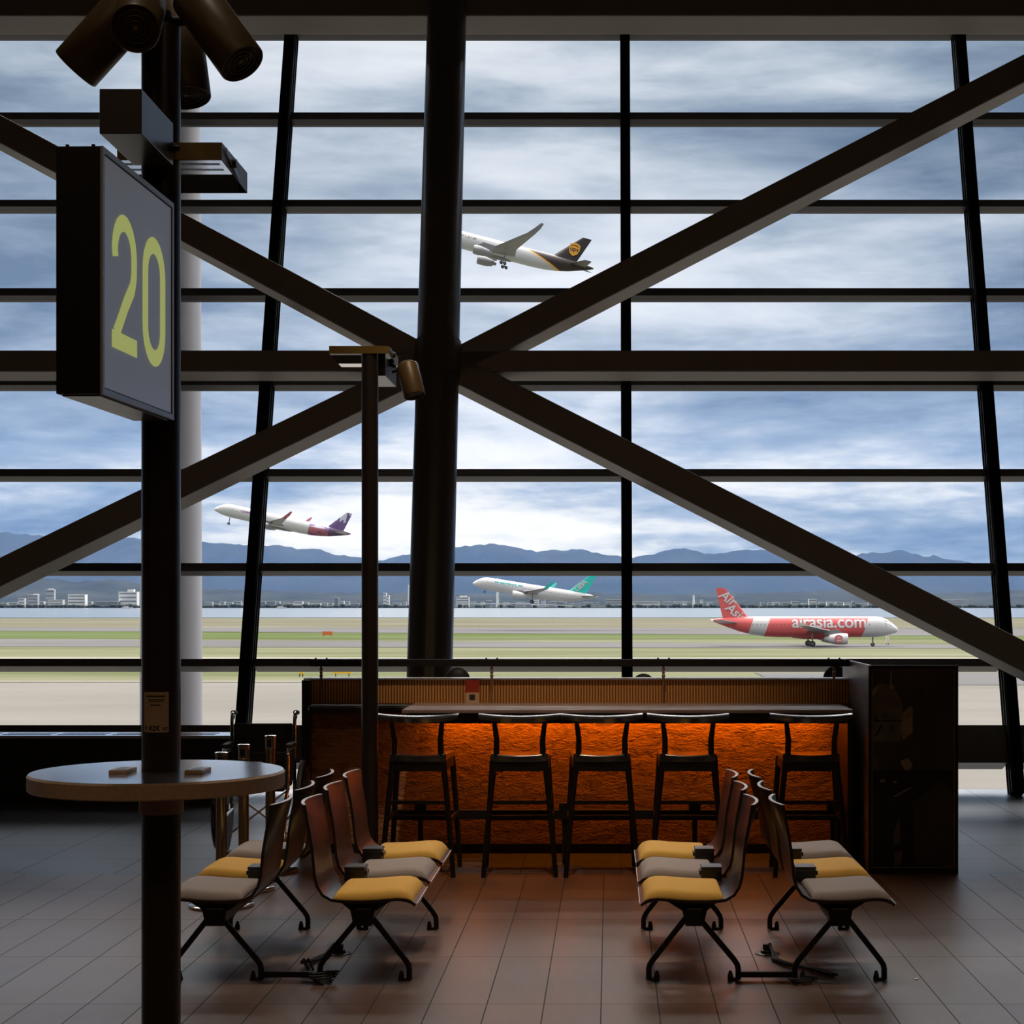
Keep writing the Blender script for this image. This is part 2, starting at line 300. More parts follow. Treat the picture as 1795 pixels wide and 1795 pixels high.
# ------------------------------------------------------------------ mesh builder
class MB:
    def __init__(s): s.v = []; s.f = []
    def add(s, vs, fs):
        n = len(s.v); s.v += [tuple(v) for v in vs]; s.f += [tuple(i+n for i in f) for f in fs]; return s
    def box(s, x0, x1, y0, y1, z0, z1):
        v = [(x, y, z) for z in (z0, z1) for y in (y0, y1) for x in (x0, x1)]
        return s.add(v, [(0, 2, 3, 1), (4, 5, 7, 6), (0, 1, 5, 4), (2, 6, 7, 3), (0, 4, 6, 2), (1, 3, 7, 5)])
    def beam(s, a, b, w, h, up=(0, 0, 1)):
        a = Vector(a); b = Vector(b); d = (b-a).normalized(); u = Vector(up); r = d.cross(u).normalized(); u = r.cross(d).normalized()
        v = []
        for p in (a, b):
            for i, j in ((-1, -1), (1, -1), (1, 1), (-1, 1)): v.append(p+r*(i*w/2)+u*(j*h/2))
        return s.add(v, [(0, 3, 2, 1), (4, 5, 6, 7), (0, 1, 5, 4), (1, 2, 6, 5), (2, 3, 7, 6), (3, 0, 4, 7)])
    def tube(s, pts, r, n=12, caps=True):
        pts = [Vector(p) for p in pts]; k = len(pts); rs = r if isinstance(r, (list, tuple)) else [r]*k
        prev = None; v = []
        for i, p in enumerate(pts):
            d = (pts[min(i+1, k-1)]-pts[max(i-1, 0)]).normalized()
            if prev is None:
                a = Vector((0, 0, 1)) if abs(d.z) < .9 else Vector((1, 0, 0)); x = d.cross(a).normalized()
            else:
                x = (prev-d*prev.dot(d)).normalized()
            prev = x; y = d.cross(x)
            for j in range(n):
                t = 2*PI*j/n; v.append(p+(x*math.cos(t)+y*math.sin(t))*rs[i])
        f = [(i*n+j, i*n+(j+1) % n, (i+1)*n+(j+1) % n, (i+1)*n+j) for i in range(k-1) for j in range(n)]
        if caps: f += [tuple(range(n-1, -1, -1)), tuple((k-1)*n+j for j in range(n))]
        return s.add(v, f)
    def lathe(s, prof, c=(0, 0, 0), axis='z', n=32, mtx=None):
        v = []; k = len(prof)
        for (r, h) in prof:
            for j in range(n):
                t = 2*PI*j/n; a, b = r*math.cos(t), r*math.sin(t)
                p = Vector((a, b, h)) if axis == 'z' else (Vector((h, a, b)) if axis == 'x' else Vector((b, h, a)))
                if mtx is not None: p = mtx @ p
                v.append(p+Vector(c))
        f = [(i*n+j, i*n+(j+1) % n, (i+1)*n+(j+1) % n, (i+1)*n+j) for i in range(k-1) for j in range(n)]
        f += [tuple(range(n-1, -1, -1)), tuple((k-1)*n+j for j in range(n))]
        return s.add(v, f)
    def prism(s, poly, off):           # poly: 3D points; extruded by the vector off
        k = len(poly); v = [Vector(p) for p in poly]+[Vector(p)+Vector(off) for p in poly]
        f = [tuple(range(k-1, -1, -1)), tuple(range(k, 2*k))]+[(i, (i+1) % k, k+(i+1) % k, k+i) for i in range(k)]
        return s.add(v, f)
    def ribbon(s, left, right, off):   # strip between two point rows, extruded
        n = len(left)
        for i in range(n-1): s.prism([left[i], left[i+1], right[i+1], right[i]], off)
        return s
    def loft(s, rings, caps=True):
        n = len(rings[0]); v = [p for r in rings for p in r]; k = len(rings)
        f = [(i*n+j, i*n+(j+1) % n, (i+1)*n+(j+1) % n, (i+1)*n+j) for i in range(k-1) for j in range(n)]
        if caps: f += [tuple(range(n-1, -1, -1)), tuple((k-1)*n+j for j in range(n))]
        return s.add(v, f)
    def xf(s, m): s.v = [tuple(m @ Vector(v)) for v in s.v]; return s
    def build(s, name, m, parent=None, smooth=True, bevel=0., angle=.6, origin=None):
        me = bpy.data.meshes.new(name)
        me.from_pydata(s.v, [], s.f)
        bm = bmesh.new(); bm.from_mesh(me)
        bmesh.ops.recalc_face_normals(bm, faces=bm.faces)
        if origin is not None: bmesh.ops.translate(bm, verts=bm.verts, vec=-Vector(origin))
        bm.to_mesh(me); bm.free()
        me.materials.append(M[m] if isinstance(m, str) else m)
        if smooth:
            me.shade_smooth(); me.set_sharp_from_angle(angle=angle)
        o = bpy.data.objects.new(name, me); COL.objects.link(o)
        if parent is not None: o.parent = parent
        if origin is not None: o.location = origin
        if bevel > 0:
            b = o.modifiers.new('bevel', 'BEVEL'); b.width = bevel; b.segments = 2; b.limit_method = 'ANGLE'; b.angle_limit = .7
        return o
def thing(name, label, cat, loc=(0, 0, 0), rot=(0, 0, 0), group=None):
    o = bpy.data.objects.new(name, None); COL.objects.link(o); o.location = loc; o.rotation_euler = rot
    o['label'] = label; o['category'] = cat
    if group: o['group'] = group
    o.empty_display_size = .1
    return o
def tag(o, label, cat, group=None):
    o['label'] = label; o['category'] = cat
    if group: o['group'] = group
    return o
def struct(o): o['kind'] = 'structure'; return o
def text_mesh(body, size, shear=0., bold=0., space=1.):
    c = bpy.data.curves.new('lettering', 'FONT'); c.body = body; c.size = size; c.shear = shear; c.offset = bold
    c.space_character = space; c.align_x = 'CENTER'; c.resolution_u = 4
    o = bpy.data.objects.new('lettering', c); COL.objects.link(o)
    me = bpy.data.meshes.new_from_object(o); bpy.data.objects.remove(o); bpy.data.curves.remove(c)
    vs = [v.co.copy() for v in me.vertices]; fs = [tuple(p.vertices) for p in me.polygons]; bpy.data.meshes.remove(me)
    return vs, fs
def text_part(name, body, size, fn, m, parent, cuts=0, **kw):
    vs, fs = text_mesh(body, size, **kw)
    if cuts:
        bm = bmesh.new(); bv = [bm.verts.new(v) for v in vs]; bm.verts.ensure_lookup_table()
        for f in fs: bm.faces.new([bv[i] for i in f])
        for k in range(cuts):
            bmesh.ops.bisect_plane(bm, geom=bm.verts[:]+bm.edges[:]+bm.faces[:], plane_co=(0, size*(-.25+1.1*k/cuts), 0), plane_no=(0, 1, 0))
        bm.verts.index_update(); vs = [v.co.copy() for v in bm.verts]; fs = [tuple(v.index for v in f.verts) for f in bm.faces]; bm.free()
    b = MB(); b.add([fn(v.x, v.y) for v in vs], fs)
    me = bpy.data.meshes.new(name); me.from_pydata(b.v, [], b.f)
    me.materials.append(M[m]); o = bpy.data.objects.new(name, me); COL.objects.link(o); o.parent = parent
    return o

# ------------------------------------------------------------------ setting: hall
struct(MB().box(-16, 16, -22, 14.75, -.3, 0).build('floor', 'floor', smooth=False))
struct(MB().box(-16, 16, -22, 18.2, 9.3, 9.6).build('ceiling', 'ceil', smooth=False))
struct(MB().box(-16.3, -16, -22, 18, -.3, 9.3).build('wall_left', 'wall', smooth=False))
struct(MB().box(16, 16.3, -22, 18, -.3, 9.3).build('wall_right', 'wall', smooth=False))
struct(MB().box(-16.3, 16.3, -22.3, -22, -.3, 9.3).build('wall_back', 'wall', smooth=False))
# the window wall leans outwards
TAN = .335; Y0 = 14.26; TH = math.atan(TAN)
U = Vector((0, math.sin(TH), math.cos(TH))); NN = Vector((0, math.cos(TH), -math.sin(TH)))
def fz(py):
    k = (py-CY)/F; return (EYE-k*Y0)/(1+k*TAN)
def fp(x, z, d=0.): return Vector((x, Y0+TAN*z, z))+NN*d      # point on the inner face, d outwards
XM = [.152+3.24*k for k in range(-4, 6)]
rows = [(28, 57), (197, 209), (350, 362), (505, 518), (660, 675), (822, 835), (987, 1001), (1155, 1168), (1271, 1337)]
zr = [(fz(a), fz(b)) for a, b in rows]; zr = [(8.72, 8.6), (7.95, 7.83)] + zr
def slab(b, x0, x1, za, zb, d0, d1):
    v = [fp(x, z, d) for d in (d0, d1) for z in (za, zb) for x in (x0, x1)]
    b.add(v, [(0, 1, 3, 2), (4, 6, 7, 5), (0, 4, 5, 1), (2, 3, 7, 6), (0, 2, 6, 4), (1, 5, 7, 3)]); return b
for i in range(len(XM)-1):
    a, c = XM[i]+.046, XM[i+1]-.046
    w = bpy.data.objects.new('window_%d' % (i+1), None); COL.objects.link(w); w['kind'] = 'structure'; w.location = (0, 0, 0)
    for j, (zt, zb) in enumerate(zr):
        dd = .13 if j < len(zr)-2 else (.17 if j == len(zr)-2 else .24)
        b = MB(); slab(b, a, c, zt, zb, .0, dd); b.build('transom' if j < len(zr)-1 else 'spandrel', 'mullion' if j < len(zr)-1 else 'wallpanel', w, smooth=False)
        # pane below this transom
        zt2 = zr[j+1][0] if j+1 < len(zr) else 0.0
        b = MB(); v = [fp(a, zb, .10), fp(c, zb, .10), fp(c, zt2, .10), fp(a, zt2, .10)]; b.add(v, [(0, 1, 2, 3)])
        b.build('pane', 'glass', w, smooth=False)
for i, x in enumerate(XM):
    b = MB(); slab(b, x-.045, x+.045, 9.4, 0, -.13, .12)
    o = struct(b.build('trim_%d' % (i+1), 'mullion2', smooth=False))
    for sx in (-1, 1):
        b = MB()
        for d in (-.05, .03): slab(b, x+sx*.045, x+sx*.047, 9.3, 0.02, d, d+.004)
        b.build('gasket', 'gasket', o, smooth=False)
# inner structural plane
def sy(z): return 13.35+.253*z
TH2 = math.atan(.253); N2 = Vector((0, math.cos(TH2), -math.sin(TH2)))
def sz(py):
    k = (py-CY)/F; return (EYE-k*13.35)/(1+k*.253)
def sp_(px, py):
    z = sz(py); D = sy(z); return Vector(((px-CX)/F*D, D, z))
def brace(name, p1, p2, w, d, label, m='steel'):
    # p1, p2 centre of the front face; the section recedes by d along the outward normal
    p1 = Vector(p1); p2 = Vector(p2); ax = (p2-p1).normalized(); side = ax.cross(N2).normalized()
    v = []
    for p in (p1, p2):
        for i, j in ((-1, 0), (1, 0), (1, 1), (-1, 1)): v.append(p+side*(i*w/2)+N2*(j*d))
    b = MB().add(v, [(0, 3, 2, 1), (4, 5, 6, 7), (0, 1, 5, 4), (1, 2, 6, 5), (2, 3, 7, 6), (3, 0, 4, 7)])
    o = b.build(name, m, smooth=False, bevel=.012); tag(o, label, 'beam'); return o
def ext(a, b_, s0, s1):   # extend the segment a-b
    a = Vector(a); b_ = Vector(b_); d = (b_-a).normalized(); return a-d*s0, b_+d*s1
node = sp_(774, 632)
a, c = ext(sp_(317, 396), sp_(720, 613), 5, 0.28)
brace('diagonal_brace', a, c, .225, .22, 'dark steel brace falling from the top left corner to the round column')
a, c = ext(sp_(830, 617), sp_(1795, 119), .28, 4)
brace('diagonal_brace', a, c, .235, .25, 'dark steel brace rising from the column to the upper right corner of the window wall')
a, c = ext(sp_(247, 882), sp_(680, 672), 5, .45)
brace('diagonal_brace', a, c, .225, .26, 'dark steel brace rising from the lower left edge to the round column')
a, c = ext(sp_(830, 660), sp_(1795, 1150), .28, 3)
brace('diagonal_brace', a, c, .235, .25, 'dark steel brace falling from the column to the lower right above the red aircraft')
zz = sz(632)
brace('horizontal_beam', (-12, sy(zz), zz), (14, sy(zz), zz), .19, .23, 'dark horizontal steel beam crossing the window wall at mid height')
zz = 6.99
brace('horizontal_beam', (-12, sy(zz), zz), (14, sy(zz), zz), .44, .3, 'dark horizontal steel beam along the very top of the picture')
def colp(z): return Vector((-1.429, sy(z), z))
b = MB().tube([colp(z) for z in (0, 1, 2, 3, 4, 5, 6, 7, 8, 9.3)], [.184-.0018*i for i in range(10)], 40)
cobj = thing('steel_column', 'big round dark steel column standing behind the bar where the four braces meet', 'column', colp(0))
o = b.xf(Matrix.Translation(-colp(0))).build('shaft', 'column', cobj)
b = MB().tube([colp(sz(660))-colp(0), colp(sz(600))-colp(0)], [.192, .192], 40); b.build('node_collar', 'column', cobj)
# exterior column
b = MB().tube([(-4.48, 17.5, -7), (-4.48, 17.5, 1.0), (-4.48, 17.5, 1.02), (-4.48, 17.6, 10)], [.315, .312, .31, .262], 40)
tag(b.build('exterior_column', 'concrete'), 'pale round column standing outside the glass behind the gate sign pole', 'column')
# sill cabinet along the windows at the left
sc_ = thing('sill_cabinet', 'long low dark cabinet with a polished grille top under the windows at the left', 'cabinet', (-5.5, 13.9, 0))
MB().box(-6.5, 2.5, -.28, .06, 0, .525).build('body', 'cabinet', sc_, smooth=False)
MB().box(-6.5, 2.52, -.31, .08, .525, .55).build('top', 'silltop', sc_, smooth=False, bevel=.003)
b = MB()
for k in range(20):
    x = -6.4+k*.44; b.box(x, x+.38, -.20, -.16, .5505, .552); b.box(x, x+.38, -.06, -.02, .5505, .552)
b.build('grille_slots', 'cabinet', sc_, smooth=False)
for k in range(7): MB().box(-6.2+k*1.3, -6.19+k*1.3, -.284, -.28, .01, .51).build('panel_joint', 'black', sc_, smooth=False)

# ------------------------------------------------------------------ outside
G = -7.0
def strip(name, m, quad, z):
    v = [(x, y, z) for x, y in quad]; v2 = [(x, y, z-.3) for x, y in quad]
    b = MB().add(v+v2, [(0, 1, 2, 3), (7, 6, 5, 4), (0, 4, 5, 1), (1, 5, 6, 2), (2, 6, 7, 3), (3, 7, 4, 0)])
    return struct(b.build(name, m, smooth=False))
def gd(py): return F*(EYE-G)/(py-CY)      # ground distance at an image row
def band(name, m, yl0, yl1, yr0, yr1, z):  # far/near picture rows at the left and right sides; surfaces lie flat on the field
    pts = []
    for l_, r_ in ((yl1, yr1), (yl0, yr0)):
        dl, dr = gd(l_), gd(r_); row = [(-1500, dl), (-.36*dl, dl), (.25*dr, dr), (1500, dr)]
        pts.append(row)
    v = [(x, y, z) for x, y in pts[0]]+[(x, y, z) for x, y in pts[1]]
    return struct(MB().add(v, [(i, i+1, 5+i, 4+i) for i in range(3)]).build(name, m, smooth=False))
strip('grass_field', 'grass', [(-1500, 14), (1500, 14), (1500, 994), (-1500, 994)], G)
band('shore_grass', 'drygrass', 1084.5, 1100, 1086, 1101.5, G+.03)
band('runway', 'asphalt', 1100, 1106, 1102, 1115.5, G+.06)
band('verge_green', 'greengrass', 1106.3, 1119.5, 1116, 1121, G+.05)
band('taxiway', 'asphalt', 1120.5, 1134, 1130.5, 1137, G+.06)
band('service_road', 'kerb', 1153.2, 1155.2, 1153.2, 1155.2, G+.06)
band('apron_kerb', 'kerb', 1194.8, 1196, 1194.8, 1196, G+.07)
strip('apron', 'apron', [(-400, 14.6), (400, 14.6), (400, gd(1196.8)), (-400, gd(1196.8))], G+.04)
strip('apron_taxiway', 'asphalt', [(18, gd(1202)), (200, gd(1202)), (200, gd(1180)), (18, gd(1180))], G+.08)
struct(MB().box(-16, 16, 14.4, 14.8, -7, -.02).build('outer_plinth', 'wall', smooth=False))
strip('seawall', 'seawall', [(-1500, 992), (1500, 992), (1500, 1004), (-1500, 1004)], G+.5)
struct(MB().add([(-9000, 1003, -8), (9000, 1003, -8), (9000, 16000, -8), (-9000, 16000, -8)], [(0, 1, 2, 3)]).build('sea', 'sea', smooth=False))
# hills: ridge line read from the horizon, at true distance with depth
ridge = [(-1500, 960), (-900, 950), (-500, 944), (-200, 940), (0, 933), (70, 938), (140, 948), (222, 942), (250, 944), (300, 948), (350, 947), (372, 952), (395, 951), (430, 955), (470, 957), (495, 956), (520, 962), (530, 960), (560, 963), (590, 972), (630, 978), (665, 981), (700, 973), (730, 972), (800, 957), (828, 956), (850, 954), (875, 954), (900, 960), (945, 966), (965, 961), (985, 966), (1010, 963), (1035, 967), (1065, 973), (1085, 974), (1115, 976), (1145, 971), (1170, 964), (1180, 963), (1200, 961), (1215, 965), (1250, 970), (1280, 967), (1310, 964), (1330, 963), (1350, 965), (1365, 963), (1400, 968), (1450, 972), (1500, 973), (1525, 968), (1545, 968), (1575, 965), (1600, 970), (1620, 977), (1640, 973), (1655, 977), (1680, 980), (1720, 990), (1760, 1000), (1800, 1003), (2100, 1000), (2600, 985), (3200, 990)]
def hills(name, m, D, pts, depth, lift=0, rough=0., seed=1):
    rnd = random.Random(seed); xs = []; px = pts[0][0]
    i = 0
    while px < pts[-1][0]:
        while pts[i+1][0] < px: i += 1
        t = (px-pts[i][0])/(pts[i+1][0]-pts[i][0]); t2 = t*t*(3-2*t)*.5+t*.5
        xs.append((px, pts[i][1]+(pts[i+1][1]-pts[i][1])*t2+rnd.uniform(-1, 1)*rough)); px += 9
    K = 9; v = []; n = len(xs)
    for k in range(K+1):
        t = k/K
        for q, (px, py) in enumerate(xs):
            H = PZ(py, D)+8
            prof = [0, .16, .30, .46, .62, .80, 1.0, .75, .4, 0][k]
            wob = 1 if k in (0, 6, 9) else 1+.09*math.sin(q*.7+k*1.7)*math.sin(q*.31+k)
            v.append(((px-CX)/F*D, D-depth*.66+depth*t+depth*.02*math.sin(q*.4+k*2), -8.5+H*prof*wob))
    f = [(k*n+i, k*n+i+1, (k+1)*n+i+1, (k+1)*n+i) for k in range(K) for i in range(n-1)]
    o = MB().add(v, f).build(name, m); o['kind'] = 'structure'; return o
hills('mountain_range', 'hill', 11000, ridge, 4200, rough=1.5)
foot = [(-1500, 1010), (-300, 1022), (0, 1018), (60, 1012), (130, 1020), (200, 1015), (260, 1026), (330, 1030), (420, 1034), (520, 1036), (640, 1040), (760, 1040), (900, 1042), (1000, 1038), (1100, 1040), (1200, 1042), (1350, 1038), (1500, 1034), (1600, 1040), (1700, 1038), (1800, 1034), (2600, 1026)]
hills('foothills', 'hill2', 6200, foot, 1500, rough=1.5, seed=3)
# far shore: flat coast with trees and buildings
strip('far_shore', 'trees', [(-4000, 3700), (4000, 3700), (4000, 5600), (-4000, 5600)], -6.5)
b = MB(); rnd = random.Random(5)
for k in range(420):
    x = -2100+k*9+rnd.uniform(-3, 3); h = rnd.uniform(4, 9)
    if -400 < x < 10 and rnd.random() < .6: continue
    b.lathe([(2, 0), (6.5, h*.35), (5.5, h*.75), (1.5, h)], (x, 3716+rnd.uniform(-5, 8), -7), n=7)
o = b.build('shore_tree_belt', 'trees'); o['kind'] = 'stuff'; tag(o, 'dark belt of trees along the far shore of the bay', 'trees')
def building(px0, px1, pyt, pyb, D, m, label, group=None, extra=None, name='building', depth=None):
    x0, x1 = PX(px0, D), PX(px1, D); zt = PZ(pyt, D); dep = depth or max(12, (x1-x0)*.5)
    t = thing(name, label, 'building', ((x0+x1)/2, D, -7), group=group)
    w = (x1-x0)/2; H = zt+7
    MB().box(-w, w, 0, dep, 0, H).build('wall', BM[m], t, smooth=False)
    MB().box(-w*1.01, w*1.01, -.3, dep+.3, H, H+1).build('roof', BM[0], t, smooth=False)
    nb = min(4, max(2, int(H/5)))
    for k in range(nb): MB().box(-w*.93, w*.93, -.3, 0, (k+.45)*H/nb, (k+.8)*H/nb).build('window_band', BM[2], t, smooth=False)
    if extra:
        ex0, ex1, et = extra; MB().box(PX(ex0, D)-(x0+x1)/2, PX(ex1, D)-(x0+x1)/2, 2, dep*.7, H, PZ(et, D)+7).build('tower', BM[0], t, smooth=False)
    return t
building(208, 240, 1038, 1060, 3760, 0, 'large white hotel block with rooftop tower on the far shore beside the thick pole', extra=(223, 234, 1033))
building(119, 149, 1043, 1060, 3760, 0, 'white mid-rise block on the far shore, between the white hotel and the picture edge', extra=(119, 137, 1042))
building(48, 66, 1043, 1061, 3900, 1, 'grey twin-stepped block at the far left of the shore', extra=(58, 66, 1041))
building(80, 95, 1034, 1056, 4300, 1, 'taller hazy grey tower behind the low white sheds at the left', extra=(84, 92, 1032))
building(168, 206, 1054.5, 1061, 3740, 2, 'long dark low hall with a pale roof beside the white hotel')
building(85, 110, 1052, 1061, 3740, 0, 'small white shed roofs at the water below the hazy tower')
building(672, 677, 1040, 1062, 4200, 0, 'slim pale tower, left one of a pair between the thin pole and the column')
building(678, 682, 1044, 1062, 4200, 0, 'shorter right tower of a slim pale pair between thin pole and column')
building(1062, 1090, 1051, 1061, 4000, 1, 'pale grey block on the far shore left of the middle mullion')
building(1108, 1156, 1055, 1061, 3740, 0, 'long white terminal hall on the far shore right of the middle mullion')
building(1228, 1233, 1052, 1060, 3900, 0, 'small white tower left of the red aircraft fin')
building(800, 822, 1047, 1056, 4200, 0, 'white stadium-like arched hall on the far shore beside the column', extra=(806, 818, 1044))
building(1655, 1695, 1052, 1060, 4200, 1, 'hazy block cluster on the shore below the lower right brace')
rnd = random.Random(11); spots = []
for a_, b_ in ((0, 245), (356, 632), (664, 715), (798, 1088), (1110, 1250), (1330, 1700)):
    x = a_+3
    while x < b_-6:
        w_ = rnd.uniform(5, 15)
        if not any(x < q1 and x+w_ > q0 for q0, q1 in ((46, 68), (78, 152), (166, 242), (670, 684), (798, 824), (868, 876), (1060, 1092), (1106, 1158), (1212, 1235), (1653, 1697))): spots.append((x, x+w_))
        x += w_+rnd.uniform(.5, 5)
for k, (x, x2) in enumerate(spots):
    D = rnd.choice((3760, 3900, 4100, 4300)); top = rnd.uniform(1054, 1058.5) if rnd.random() > .15 else rnd.uniform(1046, 1053)
    building(x, x2, top, 1061, D, rnd.choice((0, 1, 1, 2)), 'small pale town building among many on the far shore of the bay', group='small buildings of the town across the bay')
# bridge / viaduct and beacon towers on the far shore
t = thing('road_bridge', 'long low white road bridge along the far shore behind the white and teal aircraft', 'bridge', (PX(640, 3700), 3700, -7))
x0 = PX(798, 3690)-PX(640, 3700); x1 = PX(1010, 3690)-PX(640, 3700)
MB().add([(x0, 0, 8.5), (x0+(x1-x0)*.5, 0, 9.5), (x1, 0, 4), (x1, 0, 2.7), (x0+(x1-x0)*.5, 0, 8), (x0, 0, 7), (x0, 6, 8.5), (x0+(x1-x0)*.5, 6, 9.5), (x1, 6, 4), (x1, 6, 2.7), (x0+(x1-x0)*.5, 6, 8), (x0, 6, 7)],
         [(0, 1, 4, 5), (1, 2, 3, 4), (6, 11, 10, 7), (7, 10, 9, 8), (0, 6, 7, 1), (1, 7, 8, 2), (5, 4, 10, 11), (4, 3, 9, 10), (0, 5, 11, 6), (2, 8, 9, 3)]).build('deck', BM[0], t, smooth=False)
for k in range(14): MB().box(x0+3+k*(x1-x0)/14.5, x0+4.6+k*(x1-x0)/14.5, 1, 5, 0, 7 if k < 8 else 5).build('pier', BM[1], t, smooth=False)
for px, pt, D, lb in ((872, 1013, 4000, 'tall thin white chimney on the shore under the teal-finned airliner'), (717, 1025, 4000, 'tall thin pale chimney on the far shore just left of the round column'), (1216, 1043, 4100, 'thin bridge pylon on the far shore left of the red aircraft fin')):
    H = PZ(pt, D)+7; tag(MB().tube([(PX(px, D), D, -7), (PX(px, D), D, -7+H)], [3.4, 1.8], 12).build('chimney', BM[0], origin=(PX(px, D), D, -7)), lb, 'tower')
# boats
for px, w_, lb in ((222, 18, 'small white boat with a long wake on the bay under the hotel'), (492, 5, 'tiny dark boat on the bay right of the leaning left mullion')):
    D = 3300; t = thing('boat', lb, 'boat', (PX(px, D), D, -8))
    MB().add([(-9, -2, 0), (9, -2, 0), (12, 0, 2.5), (9, 2, 0), (-9, 2, 0), (-9, -2, 2.2), (9, -2, 2.5), (9, 2, 2.5), (-9, 2, 2.2)],
             [(0, 1, 6, 5), (1, 2, 6), (2, 3, 7), (6, 2, 7), (3, 4, 8, 7), (4, 0, 5, 8), (5, 6, 7, 8), (0, 4, 3, 1), (1, 3, 2)]).build('hull', 'white', t, smooth=False)
    MB().box(-6, 3, -1.4, 1.4, 2.2, 4.6).build('cabin', 'white', t, smooth=False)
# airfield signs and markers
def fsign(px, py, w, h, m, lb, cat='sign'):
    D = gd(py); t = thing('airfield_sign', lb, cat, (PX(px, D), D, G+.1))
    MB().box(-w/2, w/2, -.1, .1, .35, .35+h).build('panel', m, t, smooth=False)
    for s in (-1, 1): MB().box(s*w*.35-.05, s*w*.35+.05, -.05, .05, 0, .36).build('leg', 'black', t, smooth=False)
M['signorange'] = mat('orange_sign_paint', (.7, .16, .04), .5); M['signyellow'] = mat('yellow_sign_paint', (.75, .45, .03), .5)
fsign(574, 1116, 2.6, .9, 'signorange', 'low orange sign on the grass between left mullion and thin pole')
fsign(528, 1188, .5, .8, 'signyellow', 'small yellow marker post on the grass at the bar end')
fsign(600, 1187.5, 2.2, .35, 'signyellow', 'low yellow sign on the grass just right of the bar end')
fsign(1556, 1131, .6, 1.6, 'whitecard', 'small white marker post near the nose of the red aircraft', 'marker')

# ------------------------------------------------------------------ aircraft
def ring(x, r, z, n=36, sq=1.0): return [Vector((x, r*math.cos(2*PI*j/n), z+r*sq*math.sin(2*PI*j/n))) for j in range(n)]
def foil(le, chord, th, span_axis, n=9):
    # closed section: le = leading edge point, chord runs to -x, thickness along z (wing) or y (fin)
    pts = []
    for s in (1, -1):
        rr = range(n) if s == 1 else range(n-2, 0, -1)
        for i in rr:
            t = (1-math.cos(PI*i/(n-1)))/2
            y = 5*th*chord*(.2969*math.sqrt(t)-.126*t-.3516*t*t+.2843*t**3-.1036*t**4)*s
            p = Vector(le)+Vector((-t*chord, 0, 0)); p += Vector((0, 0, y)) if span_axis == 'y' else Vector((0, y, 0))
            pts.append(p)
    return pts
def surface(secs, axis, th=.11): return MB().loft([foil((x, y, z), c, th, axis) for (x, y, z, c) in secs])
